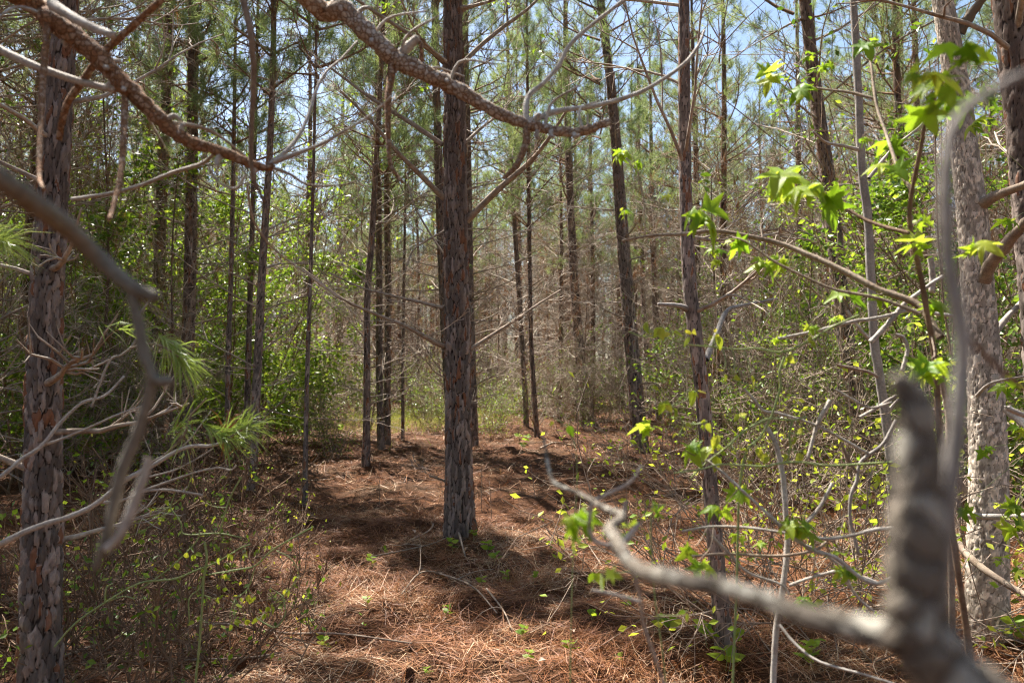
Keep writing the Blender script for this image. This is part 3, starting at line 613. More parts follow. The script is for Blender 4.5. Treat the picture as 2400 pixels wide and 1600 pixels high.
# near twiggy undergrowth on both flanks
def bramble_proto(seed, h, n, leaves, size, m, lm):
    rnd = random.Random(seed); wd = MB(); tips = []
    for _ in range(n):
        P = branch(wd, (rnd.gauss(0, .2), rnd.gauss(0, .2), -.03), rnd.uniform(0, 6.28), rnd.uniform(.3, 1.3), h * rnd.uniform(.6, 1.1), .0045, rnd, .4, 6, 4, tips, -.03, 2, .5)
    lf = MB(); pos = np.array([t[0] for t in tips]); kk = rng.integers(0, len(pos), leaves); leaflets(lf, pos[kk] + rng.normal(0, .03, (leaves, 3)), size, .3)
    return wd.mesh('stem', M[m]), lf.mesh('foliage', M[lm], False)
BR = [bramble_proto(1, 1.7, 13, 200, .055, 'twig_tan', 'spring_leaf'), bramble_proto(2, 1.5, 12, 240, .06, 'twig_tan', 'spring_leaf'), bramble_proto(3, .8, 10, 80, 0.03, 'twig_brown', 'vine_leaf'), bramble_proto(4, .7, 9, 150, .035, 'twig_brown', 'shrub_leaf')]
for u, y, p, s_, l in [(1790, 4.6, 0, .9, 'right behind the crooked slim pine foot'), (1900, 5.6, 1, 1, 'between crooked pine and scaly right pine'), (2010, 4.4, 0, .9, 'just left of the slender grey sapling'), (2180, 5.2, 1, 1.1, 'between grey sapling and pale barked tree'), (1840, 7.2, 0, 1.1, 'farther back, left of the scaly right pine'), (2120, 7.4, 1, 1.2, 'behind the slender grey sapling'), (2380, 4.3, 1, .9, 'right of the pale barked tree'), (1720, 8.5, 0, 1.0, 'behind the crooked slim pine'), (1580, 10.5, 0, .9, 'at the foot of the leaning sunlit pine'), (2300, 7.5, 0, 1.2, 'behind the pale barked tree')]:
    shrub('twiggy_shrub', BR[p], (u - 1200) / FPX * y, y, s_, 'bare twigged shrub with tiny yellow leaves ' + l, 'shrub', 'twiggy shrubs of the right flank')
for u, y, p, s_, l in [(250, 3.6, 3, 1, 'right of the left edge pine foot'), (420, 4.6, 2, .9, 'under the needle sprigs'), (330, 5.6, 3, 1.2, 'behind the needle bough'), (520, 5.8, 2, 1.0, 'left of the sunlit straw'), (150, 5.0, 3, 1.3, 'behind the left edge pine'), (600, 7.2, 3, 1.1, 'before the slim leaning pine'), (450, 7.4, 2, 1.4, 'before the dark left trunks'), (640, 9.5, 2, 1.2, 'beside the very thin pine pole'), (560, 4.7, 2, .8, 'at the left margin of the clearing'), (20, 3.9, 3, 1.1, 'at the left picture edge'), (330, 4.2, 3, 1.2, 'under the hanging olive stick'), (480, 3.8, 3, 1.0, 'around the zigzag vine'), (230, 4.6, 3, 1.4, 'in the dark corner behind the grey bough'), (400, 6.4, 3, 1.5, 'in the shade before the second trunk'), (530, 8.6, 3, 1.5, 'at the foot of the slim leaning pine')]:
    shrub('twiggy_shrub', BR[p], (u - 1200) / FPX * y, y, s_, 'low shrub of thin stems and tiny leaves ' + l, 'shrub', 'low shrubs of the left flank')

# ------------------------------------------------------------------ leaf shapes (unit length, stalk at the origin, pointing +Y)
def leaf_mesh(half, name, m, fold, droop, seed):
    g = random.Random(seed); right = half; left = [(-x, y) for x, y in half[::-1] if x > 1e-6]
    ring = [(0, .04)] + right + left; c = (0, .36); mb = MB()
    f = lambda x, y: (x, y, fold * abs(x) - droop * (x * x + (y - .2) ** 2) + g.uniform(-.03, .03))
    V = [f(*c)] + [f(x, y) for x, y in ring]; k = len(ring)
    mb.add(V, None, [[0, 1 + i, 1 + (i + 1) % k] for i in range(k)], var=[g.uniform(.0, .35)] * (k + 1))
    return mb.mesh(name, m, True)
STAR = [(.16, .03), (.32, -.02), (.52, -.03), (.38, .12), (.27, .24), (.45, .36), (.68, .52), (.46, .52), (.22, .50), (.20, .66), (.12, .84), (0, 1.02)]
OVAL = [(.10, .02), (.24, .12), (.32, .30), (.30, .48), (.22, .68), (.10, .88), (0, 1.02)]
STARS = [leaf_mesh(STAR, 'leaf', M['spring_leaf'], (-.35, .1, .45, .7, -.1, .3)[i], (.3, .8, .5, .2, 1.0, .6)[i], 60 + i) for i in range(6)]
OVALS = [leaf_mesh(OVAL, 'leaf', M['vine_leaf'], .35 * (i - .3), .15 + .1 * i, 70 + i) for i in range(4)]
OVALG = [leaf_mesh(OVAL, 'leaf', M['spring_leaf'], .3 * (i - .3), .2, 80 + i) for i in range(2)]
def put_leaf(meshes, root, P, size, d, rnd, under=None):
    d = nrm(d); up = nrm(np.array([rnd.gauss(0, .6), -.35 + rnd.gauss(0, .5), .8]))
    x = nrm(np.cross(d, up)); z = np.cross(x, d)
    Mx = Matrix(((x[0], d[0], z[0], 0), (x[1], d[1], z[1], 0), (x[2], d[2], z[2], 0), (0, 0, 0, 1)))
    o = link('leaf', meshes[rnd.randrange(len(meshes))], under or root, P - np.array(root.location)); o.rotation_euler = Mx.to_euler(); o.scale = (size,) * 3
    return o
def thing_paths(root, rows, under=None):                    # rows: (name, path, depth, widths, material, wobble)
    out = []
    for nm, l, d, w, mm, *rest in rows:
        o, P = pxtube(l, d, w, M[mm], nm, root, 9 if max(w) > 14 else 6, max(10, 5 * len(l)), .10 if max(w) > 14 else .12, rest[0] if rest else 0, under)
        out.append((o, P))
    return out
def nearest(paths, p):
    best = None
    for o, P in paths:
        d = np.linalg.norm(P - p, axis=1); i = int(d.argmin())
        if best is None or d[i] < best[0]: best = (d[i], P[i], o)
    return best
def leaf_clusters(root, paths, rows, meshes, stalk_m, seed, n=(3, 5), spread=1.0, reach=.35):
    rnd = random.Random(seed); base = np.array(root.location)
    for (x, y), size, d in rows:
        p0 = pv(x, y, d); dist, q, o = nearest(paths, p0)
        if dist > .015:
            mid = (q + p0) / 2 + np.array([rnd.gauss(0, .1), rnd.gauss(0, .1), -.08]) * dist
            if dist > reach: q = p0 + nrm(q - p0) * reach; mid = (q + p0) / 2
            mb = MB(); tube(mb, spline([q - base, mid - base, p0 - base], 7), np.linspace(.0016, .001, 7), 5); mb.obj('stalk', M[stalk_m], o)
        L = 1.05 * size / FPX * d
        for k in range(rnd.randint(*n)):
            a = rnd.uniform(0, 6.28); dr = np.array([math.cos(a) * spread, math.sin(a) * .6 * spread, rnd.uniform(-1.3, .2)])
            put_leaf(meshes, root, p0 + nrm(dr) * .006, L * rnd.choice((.4, .6, .8, .9, 1.05)), dr, rnd, o)

# ------------------------------------------------------------------ near limbs and saplings
def unseen_stem(root, x, y, r0, H, m='pine_bark'):
    z = np.linspace(-.1, H, 20); P = np.stack([z * 0 + x, z * 0 + y, z], 1) - np.array(root.location)
    link('trunk', trunk_mesh(P, r0 * (1 - z / (H * 1.1)), 28, .05, .05, .1, .01, M[m], 'trunk', int(abs(x * 100))), root)

A = thing('pine_tree', 'thick brown pine limb sagging from the top left corner and forking into grey twigs', 'pine limb', (-2.1, .9, 0))
unseen_stem(A, -2.1, .9, .12, 9)
dA = 1.75
o, P = pxtube([(-1500, -900), (-500, -330)] + c1((130, 0), (230, 90), (330, 160), (420, 230), (500, 310), (580, 400), (680, 490), (760, 570), (850, 640), (1000, 690), (1130, 745), (1200, 770), (1260, 765)), [1.15, 1.4] + [dA] * 13, (68, 60, 52, 50, 48, 46, 44, 42, 39, 35, 30, 26, 22, 19, 15), M['limb_brown'], 'branch', A, 14, 70, .10)
oA = o
LA = [(o, P)] + thing_paths(A, [
    ('twig', c1((1240, 755), (1320, 690), (1380, 610), (1420, 520), (1450, 420), (1500, 330), (1568, 270), (1640, 190)), [dA, dA + .3], (12, 4), 'twig_grey'),
    ('twig', c1((1260, 745), (1380, 700), (1480, 660), (1568, 610), (1700, 530), (1800, 440)), [dA, dA - .15], (12, 4), 'twig_grey'),
    ('twig', c1((1240, 765), (1330, 800), (1420, 850), (1568, 850), (1640, 830)), dA, (10, 3), 'twig_tan'),
    ('twig', c1((575, 440), (570, 600), (555, 800), (520, 950), (500, 1010)), [dA, dA - .35], (18, 10), 'limb_brown'),
    ('twig', c1((220, 90), (200, 330), (185, 600), (180, 800), (200, 870)), [dA, dA - .4], (18, 9), 'limb_brown'),
    ('twig', c1((770, 565), (900, 580), (1000, 620), (1130, 720)), [dA, dA + .1], (12, 5), 'twig_tan'),
    ('twig', c1((-160, 160), (0, 230), (150, 300), (350, 370), (530, 415)), [dA + .1, dA], (22, 16), 'twig_grey'),
    ('twig', c1((240, 20), (300, 60), (400, 115), (520, 165)), [dA - .05, dA - .2], (28, 18), 'twig_grey'),
    ('twig', c1((1000, 690), (930, 750), (800, 790), (650, 850), (500, 890), (330, 915)), [dA, dA + .35], (9, 9), 'twig_grey'),
    ('twig', c1((1130, 800), (1080, 865), (1000, 830), (950, 750)), dA, (7, 4), 'twig_grey'),
    ('twig', c1((1135, 850), (1160, 1000), (1220, 1100), (1300, 1180), (1400, 1250), (1560, 1370)), [dA, dA + .4], (7, 4), 'twig_grey')], oA)
def stubs(root, P, r, n, m, seed, under):
    rn = random.Random(seed); base = np.array(root.location)
    for _ in range(n):
        i = rn.randint(len(P) // 5, len(P) - 4); d = nrm(P[i + 1] - P[i]); o = nrm(np.cross(d, [rn.gauss(0, 1), rn.gauss(0, 1), rn.gauss(0, 1)])); L = rn.choice((.012, .015, .02, .03, .12))
        e = P[i] + o * (r + L) + d * L * .5; mb = MB(); tube(mb, spline([P[i] - base, P[i] + o * (r + L * .4) - base, e + [0, 0, rn.gauss(0, .2) * L] - base], 8), np.linspace(.008 if L < .1 else .005, .004 if L < .1 else .0018, 8), 6, True, .12); mb.obj('twig', M[m], under)
stubs(A, LA[0][1], .018, 16, 'twig_grey', 4, oA)
B = thing('pine_tree', 'scaly grey brown pine limb curving across the top centre to a broken end', 'pine limb', (-1.15, .15, 0))
unseen_stem(B, -1.15, .15, .12, 9)
dB = 1.95
o, P = pxtube([(-2000, -3800), (200, -620)] + c2((-160, -10), (0, 40), (100, 130), (200, 230), (300, 300), (420, 350), (550, 420), (700, 510), (850, 570), (950, 595), (1060, 605), (1150, 590), (1232, 558)), [.35, 1.35] + [dB] * 13, (80, 62, 48, 46, 45, 44, 42, 38, 34, 30, 26, 24, 22, 20, 17), M['limb_scaly'], 'branch', B, 14, 90, .12)
oB = o
stubs(B, P, .018, 16, 'twig_grey', 9, oB)
thing_paths(B, [
    ('twig', c2((235, 300), (225, 380), (215, 450), (215, 600), (225, 750), (280, 840)), [dB, dB - .1], (20, 14, 8), 'limb_brown'),
    ('twig', c2((270, 250), (350, 175)), dB, (26, 20), 'twig_grey'),
    ('twig', c2((370, 300), (365, 195)), dB, (14, 10), 'limb_brown'),
    ('twig', c2((850, 560), (848, 480), (870, 430), (930, 380), (1000, 300), (1040, 220), (1120, 140), (1300, 0), (1380, -60)), [dB, dB + .15], (16, 11, 10, 8), 'twig_grey'),
    ('twig', c2((860, 560), (1000, 510), (1150, 490), (1300, 450), (1420, 400), (1568, 300), (1640, 210), (1668, 140)), [dB, dB + .2], (16, 11, 9, 6), 'twig_grey'),
    ('twig', c2((850, 590), (850, 640), (835, 700), (800, 765), (748, 818)), [dB, dB - .1], (18, 16, 11), 'limb_brown'),
    ('twig', c2((1130, 590), (1132, 525)), dB, (7, 4), 'twig_grey')], oB)
thing_paths(B, [('twig', [(470, -295), (535, -200), (560, -100)] + c1((1120, 0), (1150, 150), (1165, 350), (1155, 600), (1160, 800), (1215, 930)), [1.66, 1.5, 1.5], (18, 16, 14, 8), 'twig_brown')], oB)
thing_paths(A, [('twig', c1((270, 640), (300, 500), (360, 400), (480, 240), (600, 130), (740, 0), (830, -100)), [1.85, 1.75, 1.7], (14, 18, 14), 'limb_brown')], oA)

C = thing('bare_sapling', 'blurred olive stick crossing the left side close to the viewer, then hanging down', 'branch', (-.9, .42, 0))
unseen_stem(C, -.9, .42, .02, 2.4, 'far_bark')
dC = .72
thing_paths(C, [('branch', [(-1100, -170), (-250, 290)] + c1((-40, 800), (150, 930), (300, 1040), (450, 1180), (600, 1310), (720, 1370)), [.5, .6, dC, dC], (60, 54, 50, 40, 30), 'stick_olive'),
    ('twig', c1((590, 1310), (630, 1450), (650, 1568)) + c4((685, 120), (720, 180), (790, 182)), dC, (24, 28, 26, 24), 'stick_olive'),
    ('twig', c4((700, 150), (680, 260), (640, 400), (560, 600), (500, 850), (435, 1050)), [dC, dC + .03], (24, 28, 28, 16), 'stick_olive')])
thing_paths(C, [('twig', c4((685, 535), (640, 680), (560, 870), (488, 955)), dC + .02, (20, 24, 20), 'twig_grey')])

D = thing('broken_sapling', 'thick blurred broken stem rising at the lower right close to the viewer', 'broken sapling', (.62, .42, 0))
dD = .35
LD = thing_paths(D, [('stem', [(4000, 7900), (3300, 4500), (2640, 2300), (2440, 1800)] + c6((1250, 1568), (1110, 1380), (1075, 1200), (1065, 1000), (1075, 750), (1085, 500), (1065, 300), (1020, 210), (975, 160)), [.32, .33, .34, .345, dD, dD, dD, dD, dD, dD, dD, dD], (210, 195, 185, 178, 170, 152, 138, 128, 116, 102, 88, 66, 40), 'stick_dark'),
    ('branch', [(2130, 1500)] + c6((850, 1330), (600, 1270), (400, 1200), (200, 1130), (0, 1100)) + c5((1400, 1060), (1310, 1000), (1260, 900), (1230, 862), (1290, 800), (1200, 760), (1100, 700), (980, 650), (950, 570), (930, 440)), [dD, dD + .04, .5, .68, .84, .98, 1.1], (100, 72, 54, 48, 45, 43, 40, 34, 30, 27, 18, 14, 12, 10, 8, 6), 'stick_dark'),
    ('twig', c5((1170, 725), (1320, 650), (1380, 570)), 1.05, (9, 6), 'twig_grey'), ('twig', c5((1150, 735), (1140, 850), (1160, 910), (1220, 935), (1250, 930)), 1.05, (10, 10), 'twig_grey'),
    ('twig', c5((1225, 930), (1330, 1050), (1370, 1170), (1390, 1300), (1440, 1450), (1490, 1600)), [1.05, 1.2], (9, 7), 'twig_grey'),
    ('twig', c5((1372, 1195), (1270, 1165), (1150, 1140)), 1.1, (9, 6), 'twig_grey'), ('twig', c5((1295, 800), (1310, 735)), 1.05, (14, 9), 'twig_grey'), ('twig', c5((1300, 920), (1370, 835)), 1.03, (16, 12), 'twig_grey')])
Gs = thing('bare_sapling', 'slim blurred grey stem bending right across the pale barked tree', 'sapling', (.45, .38, 0))
thing_paths(Gs, [('stem', [(3400, 8700), (2800, 5000), (2450, 2900), (2250, 2000), (2200, 1500)] + c6((1200, 900), (1240, 560), (1270, 300), (1285, 0)) + c3((1220, 1200), (1210, 800), (1240, 600), (1330, 480), (1450, 400), (1600, 325), (1900, 200)), .38, (54, 52, 50, 48, 46, 45, 44, 42, 38, 35, 32, 28, 25, 22, 18, 14), 'stem_grey'),
    ('twig', [(2236, 700), (2262, 779), (2334, 855), (2400, 911), (2470, 960)], [.38, .6, .75], (12, 12), 'twig_brown')])

# the pale barked broadleaf tree on the right
gum, gP, gR, gB, gY = pine('pale knobbly barked broadleaf tree at the right, sunlit', [(2316, 1530, 100), (2312, 1412, 97), (2315, 1259, 96), (2318, 1106, 90), (2313, 953, 85), (2303, 800, 80), (2289, 663, 76), (2282, 510, 72), (2263, 383, 67), (2247, 230, 60), (2228, 102, 54), (2207, 0, 50)], sides=84, dz=.013, nb=0, seed=40, H=9, plates=(.026, .034, .008), name='sweetgum_tree', bark='gum_bark', crown=False)
gum['category'] = 'tree'
LG = thing_paths(gum, [('branch', c3((1340, 960), (1440, 900), (1568, 850), (1700, 790)), [gY, gY - .5], (30, 20, 14), 'twig_tan'), ('branch', c3((1360, 1320), (1440, 1180), (1568, 1030), (1700, 900)), [gY, gY - .6], (36, 26, 18), 'twig_tan'),
    ('branch', c3((1270, 150), (1330, 60), (1390, -20)), [gY, gY - .1], (26, 18), 'gum_bark'), ('branch', c6((1380, 100), (1450, -60), (1568, -190), (1650, -260)), [gY, gY + .3], (18, 10), 'twig_grey'),
    ('branch', c6((1290, 690), (1265, 640), (1240, 620)), [gY, gY - .1], (20, 12), 'twig_tan'), ('branch', c6((1310, 800), (1420, 805), (1568, 800), (1700, 770)), [gY - .1, gY - .4], (16, 10), 'twig_grey'),
    ('branch', c6((1270, 930), (1330, 1000), (1420, 1070), (1568, 1160), (1700, 1230)), [gY - .1, gY - .7], (18, 14), 'twig_tan'), ('branch', c6((1490, 310), (1568, 380), (1650, 450)), [gY - .5, gY - .7], (22, 16), 'twig_grey'),
    ('branch', c6((1350, 250), (1420, 190), (1568, 160)), [gY - .1, gY - .4], (9, 5), 'twig_grey')])
leaf_clusters(gum, LG, [((2375, 1229), 60, 3.3), ((2385, 1180), 40, 3.3), ((2304, 1050), 34, 3.7), ((2258, 1188), 44, 3.7), ((2362, 905), 40, 3.4), ((2390, 1000), 34, 3.4), ((2370, 515), 40, 3.5), ((2284, 286), 40, 3.9), ((2340, 1310), 34, 3.4), ((2390, 1330), 40, 3.3)], STARS, 'vine_green', 3)

sap = thing('bare_sapling', 'slender smooth grey sapling in front of the scaly right pine', 'sapling', tuple(pg(2108, 1420)))
sY = float(sap.location[1])
LS = thing_paths(sap, [('stem', [(2108, 1430), (2096, 1240), (2087, 1080)] + c6((940, 400), (910, 200), (880, 0)) + c3((870, 1400), (860, 1200), (850, 1000), (820, 750), (810, 500), (795, 200), (785, 0), (780, -200)), sY, (26, 24, 22, 21, 20, 20, 19, 18, 17, 16), 'stem_grey'),
    ('branch', c3((815, 690), (740, 670), (660, 655), (600, 605)), [sY, sY - .4], (9, 5), 'twig_grey'), ('branch', c3((855, 820), (960, 690), (1090, 580), (1150, 500)), [sY, sY + .3], (9, 4), 'twig_grey'),
    ('branch', c6((900, 160), (820, 130), (720, 110)), [sY, sY - .3], (8, 4), 'twig_tan'), ('branch', c6((935, 330), (1000, 260), (1100, 220)), sY, (8, 4), 'twig_grey')])

G = thing('sweetgum_sapling', 'young leafy sapling with star shaped bright green leaves on arching brown twigs at right', 'sapling', tuple(pg(2370, 2380)))
dG = 1.9
LGs = thing_paths(G, [('stem', [(2370, 2385), (2350, 2100), (2290, 1650), (2240, 1300), (2205, 1030), (2192, 850)] + c3((1130, 1480), (1090, 1250), (1045, 1050), (1050, 900), (1090, 700), (1120, 540), (1170, 420), (1230, 300)), [1.9, 1.9, 1.85, 1.7], (16, 14, 11, 8), 'twig_brown'),
    ('branch', [(2205, 790)] + c3((1080, 1400), (900, 1330), (750, 1250), (600, 1180), (450, 1120), (300, 1085), (150, 1060), (0, 1075)) + [(1530, 552), (1458, 564)], [1.9, 2.2, 2.3], (18, 15, 12, 9, 5), 'twig_tan'),
    ('branch', c3((1090, 1440), (900, 1370), (700, 1330), (560, 1270), (420, 1200), (290, 1110), (230, 1090)), [1.9, 2.1], (9, 5), 'twig_tan'),
    ('branch', c3((1040, 1070), (940, 1045), (840, 1010), (740, 950), (660, 900)), [1.8, 2.0], (10, 7), 'twig_brown'),
    ('branch', c3((1060, 880), (1000, 800), (960, 690), (930, 600), (890, 480), (870, 330), (855, 200)), [1.85, 2.2], (9, 6), 'twig_tan'),
    ('branch', c3((880, 455), (770, 425), (650, 410), (560, 390), (470, 330)), [2.15, 2.3], (8, 4), 'twig_tan'),
    ('branch', [(2200, 1240)] + c6((910, 1110), (700, 990), (600, 960), (500, 890), (400, 800), (280, 690), (170, 590), (100, 540)), [1.85, 2.0], (10, 6), 'twig_grey'),
    ('branch', [(2215, 1230)] + c6((910, 860), (780, 890), (650, 905), (480, 880), (300, 855), (130, 850), (0, 870)), [1.85, 2.1], (10, 6), 'twig_grey')])
leaf_clusters(G, LGs, [(p, s_, d) for (p, s_, d) in [((2156, 168), 90, 1.35), ((2248, 102), 70, 1.4), ((2285, 135), 60, 1.4), ((2161, 240), 75, 1.45), ((2238, 219), 80, 1.5), ((2289, 214), 70, 1.5), ((2200, 195), 80, 1.45),
    ((1840, 393), 80, 1.9), ((1932, 449), 100, 1.8), ((1900, 430), 70, 1.8), ((1636, 485), 90, 2.0), ((1650, 510), 60, 2.0), ((2034, 97), 56, 2.1), ((1819, 168), 62, 2.2), ((1896, 194), 55, 2.2), ((1896, 128), 34, 2.3), ((1937, 148), 28, 2.3), ((2085, 326), 54, 2.0), ((2090, 383), 70, 1.9),
    ((2018, 321), 28, 2.1), ((1830, 602), 54, 2.1), ((1717, 561), 50, 2.1), ((1790, 610), 50, 2.1), ((1988, 684), 56, 2.0), ((2050, 690), 44, 2.0), ((2176, 709), 62, 1.9), ((2171, 571), 66, 1.8), ((2156, 515), 38, 1.9), ((2279, 566), 66, 1.8), ((1814, 449), 28, 2.3),
    ((1463, 352), 32, 2.3), ((1489, 378), 24, 2.3), ((1560, 454), 24, 2.3), ((1463, 492), 26, 2.3), ((2182, 840), 80, 1.7), ((2192, 877), 60, 1.7), ((1676, 580), 28, 2.3), ((1680, 605), 26, 2.3),
    ((1641, 1310), 64, 1.9), ((1620, 1275), 44, 1.9), ((1876, 1234), 56, 1.9), ((1850, 1215), 44, 1.9), ((1901, 1402), 40, 2.0), ((1530, 999), 50, 1.9), ((1950, 1040 + 260), 34, 2.0), ((1790, 1265), 26, 2.1), ((1735, 1252), 24, 2.1), ((1985, 1330), 36, 2.0), ((1690, 1190), 40, 2.0), ((1730, 1140), 44, 2.0), ((1610, 1040), 50, 2.0), ((1960, 740), 30, 2.2), ((1900, 760), 24, 2.2), ((1820, 790), 28, 2.3)]], STARS, 'twig_tan', 5)
leaf_clusters(D, LD, [((1366, 1190), 105, 1.1), ((1340, 1205), 80, 1.1), ((1470, 1240), 40, 1.05), ((1410, 1345), 36, 1.15)], STARS, 'vine_green', 8, (2, 3))

# greenbrier vines
def vine(label, rows, leaves, loc, depth, seed, n=(1, 2), meshes=OVALS):
    v_ = thing('greenbrier_vine', label, 'vine', tuple(loc))
    L = thing_paths(v_, [('stem', l, d, tuple(.68 * q for q in w), 'vine_green') for l, d, w in rows])
    leaf_clusters(v_, L, [(p, s_, depth) for p, s_ in leaves], meshes, 'vine_green', seed, n, .5, .3); return v_
vine('green thorny vine strung with yellow green pointed leaves before the crooked pine',
     [(z2((480, 300), (600, 345), (720, 345), (870, 375), (1020, 420), (1250, 440), (1480, 465), (1650, 455), (1880, 490), (2120, 400), (2352, 260), (2600, 150)), 2.0, (5, 8)), (z2((1915, 530), (1870, 670), (1880, 800), (1830, 980), (1790, 1090), (1700, 1260), (1560, 1420), (1500, 1800), (1480, 2500), (1450, 3300), (1400, 4700), (1380, 6250)), 2.0, (8, 8)),
      (z2((2120, 1085), (1980, 1115), (1780, 1100), (1600, 1180), (1490, 1260), (1400, 1350), (1270, 1450), (1170, 1530), (1050, 1650)), 2.0, (7, 8, 6)), (z2((2900, 1500), (2352, 1530), (2050, 1500), (1850, 1515), (1720, 1540), (1350, 1520), (1150, 1565), (900, 1600)), 1.9, (8, 8, 6)),
      (z2((1990, 1120), (1960, 1250), (1970, 1350), (1940, 1500)), 2.0, (7, 7)), (z2((1430, 740), (1520, 770), (1620, 810), (1700, 850)), 2.05, (5, 5)), (z2((640, 240), (690, 300), (720, 345)), 2.0, (5, 5)), (z2((890, 980), (950, 1090), (990, 1150), (940, 1260)), 2.0, (4, 4))],
     [(p, s_) for p, s_ in zip(z2((775, 245), (875, 300), (1000, 270), (1050, 330), (1280, 330), (1300, 300), (1355, 670), (1600, 690), (1440, 690), (1940, 510), (2170, 370), (2130, 330), (1050, 820), (1110, 830), (820, 945), (890, 985), (1500, 1040), (1545, 1080), (2000, 1240), (2090, 1250), (1310, 1240), (1230, 1340), (1290, 1420), (1360, 1370), (1490, 1395), (1670, 1350), (1780, 1430), (1910, 1400), (990, 1130), (940, 1240), (1640, 1490), (650, 190), (2080, 1400), (1210, 1120), (1180, 1140)),
       (28, 26, 24, 28, 30, 26, 24, 26, 20, 36, 34, 30, 40, 26, 30, 28, 34, 34, 36, 36, 36, 40, 36, 34, 34, 32, 34, 34, 28, 26, 24, 28, 30, 22, 22))],
     pv(1730, 1540, 2.0), 1.98, 21)
vine('three pale green leaves on a thin vine before the far end of the clearing', [([(1330, 2550), (1335, 1900), (1338, 1500), (1345, 1250), (1352, 1150), (1350, 1060), (1335, 1010), (1310, 985)], 1.7, (4, 3))], [((1299, 981), 32), ((1329, 992), 26), ((1345, 1006), 30)], pv(1345, 1250, 1.7), 1.68, 22, (1, 1), OVALG)
vine('green vine with bright leaf clusters beside the crooked pine trunk', [([(1590, 2660), (1580, 2000), (1560, 1600), (1535, 1400), (1525, 1250), (1530, 1180)], 1.6, (6, 4))], [((1528, 1165), 46), ((1520, 1190), 40), ((1562, 1182), 34), ((1612, 1430), 30), ((1395, 1335), 36)], pv(1560, 1600, 1.6), 1.6, 23, (1, 2), OVALG)
vine('zigzag green vine with tiny yellow leaves sprawling low on the left',
     [(c4((250, 1400), (350, 1290), (480, 1200), (640, 1110), (800, 1090), (900, 1050), (1000, 1010), (1100, 950), (1150, 930)), 2.9, (7, 7, 5)), (c4((960, 1070), (1070, 1050), (1170, 1030), (1240, 965), (1330, 910), (1440, 850)), 2.9, (6, 6)), (c4((1110, 620), (1060, 710), (1030, 800), (1010, 880)), 2.9, (6, 5)),
      (c4((780, 760), (830, 830), (850, 885), (1000, 880), (1110, 900)), 2.9, (5, 5)), (c4((1300, 1170), (1310, 1250), (1270, 1310), (1220, 1295), (1180, 1270)), 2.8, (5, 5)), (c4((940, 920), (950, 1000), (935, 1100), (930, 1200), (915, 1400), (900, 1560), (890, 1800), (885, 2030)), 2.9, (8, 8)), (c4((870, 1290), (870, 1180), (920, 1130), (940, 1060)), 2.9, (5, 5)),
      (c4((620, 1180), (560, 1170), (480, 1200)), 2.9, (4, 4)), (c4((480, 1200), (490, 1130), (520, 1110)), 2.9, (6, 4)), (c4((1170, 1040), (1140, 1130), (1080, 1180)), 2.9, (5, 3)), (c4((640, 1140), (780, 1040), (900, 920), (918, 865)), 2.9, (5, 4)), (c4((1300, 1170), (1370, 1080), (1340, 1000), (1270, 960)), 2.85, (4, 3))],
     [(p, 17) for p in c4((730, 820), (740, 800), (760, 720), (860, 960), (890, 970), (810, 1010), (1060, 970), (1130, 970), (1200, 990), (1230, 930), (1330, 920), (1440, 850), (1020, 1065), (1040, 1060), (1100, 1170), (1130, 1160), (1080, 1200), (1370, 1075), (1320, 1130), (1240, 1130), (1240, 1210), (1270, 1220), (1220, 1240), (1170, 1170), (1130, 1270), (1060, 1290), (1070, 1280), (600, 890), (640, 990), (940, 740), (1000, 800), (900, 1280), (960, 1290), (1010, 985), (1180, 1260), (990, 1180), (620, 830), (700, 760), (830, 600), (880, 620))], pv(460, 1520, 2.9), 2.88, 24, (1, 3))

# needle bough on the left
J = thing('pine_bough', 'grey pine bough with fresh green needle sprigs reaching in from the left', 'pine bough', tuple(pv(-150, 1250, 2.5)))
unseen_stem(J, -1.80, 2.42, .03, 4.0)
LJ = thing_paths(J, [('branch', c4((-300, 1050), (-120, 980), (0, 930), (100, 880), (200, 840), (330, 800), (450, 740), (570, 640), (700, 570), (800, 510), (880, 480), (960, 480), (1020, 465)), [2.4, 2.5], (16, 14, 12, 9, 7), 'twig_grey'),
    ('twig', c4((-200, 720), (0, 620), (100, 540), (190, 480), (280, 370), (380, 280), (480, 250), (570, 160)), [2.4, 2.6], (12, 6), 'twig_grey'), ('twig', c4((190, 480), (300, 440), (420, 390), (530, 340), (640, 300)), 2.5, (7, 4), 'twig_grey'),
    ('twig', c4((450, 740), (560, 730), (650, 690), (750, 680), (840, 690), (930, 705)), 2.5, (8, 5), 'twig_grey'), ('twig', c4((840, 690), (860, 665)), 2.5, (5, 3), 'twig_grey'), ('twig', c4((700, 570), (790, 490), (850, 420), (870, 350), (930, 280), (950, 260)), 2.5, (6, 4), 'twig_tan'),
    ('twig', c4((640, 690), (780, 640), (900, 600), (1000, 580), (1060, 590), (1085, 570)), 2.5, (6, 4), 'twig_grey'), ('twig', c4((420, 300), (500, 95), (560, 60), (620, 0), (640, -120), (700, -200)), 2.4, (5, 5), 'twig_grey'), ('twig', c4((1020, 465), (1070, 430), (1130, 395)), 2.45, (7, 5), 'twig_tan'),
    ('twig', c4((600, 30), (690, 10), (760, 30), (820, 70)), 2.3, (6, 5), 'twig_tan'), ('twig', c4((570, 640), (720, 540), (850, 470), (970, 320)), 2.5, (5, 3), 'twig_grey'), ('twig', c4((690, 620), (800, 590), (900, 540), (980, 490)), 2.5, (5, 3), 'twig_grey')])
def sprig(parent, px_, d, n, ln, dirv, m='needles_near', back=.12):
    mb = MB(); p = pv(px_[0], px_[1], d) - np.array(parent.location); tufts(mb, [p], [dirv], n, ln, .0036, back, (.25, .9), .2, True)
    mb.obj('needle_sprig', M[m], parent, False)['kind'] = 'stuff'
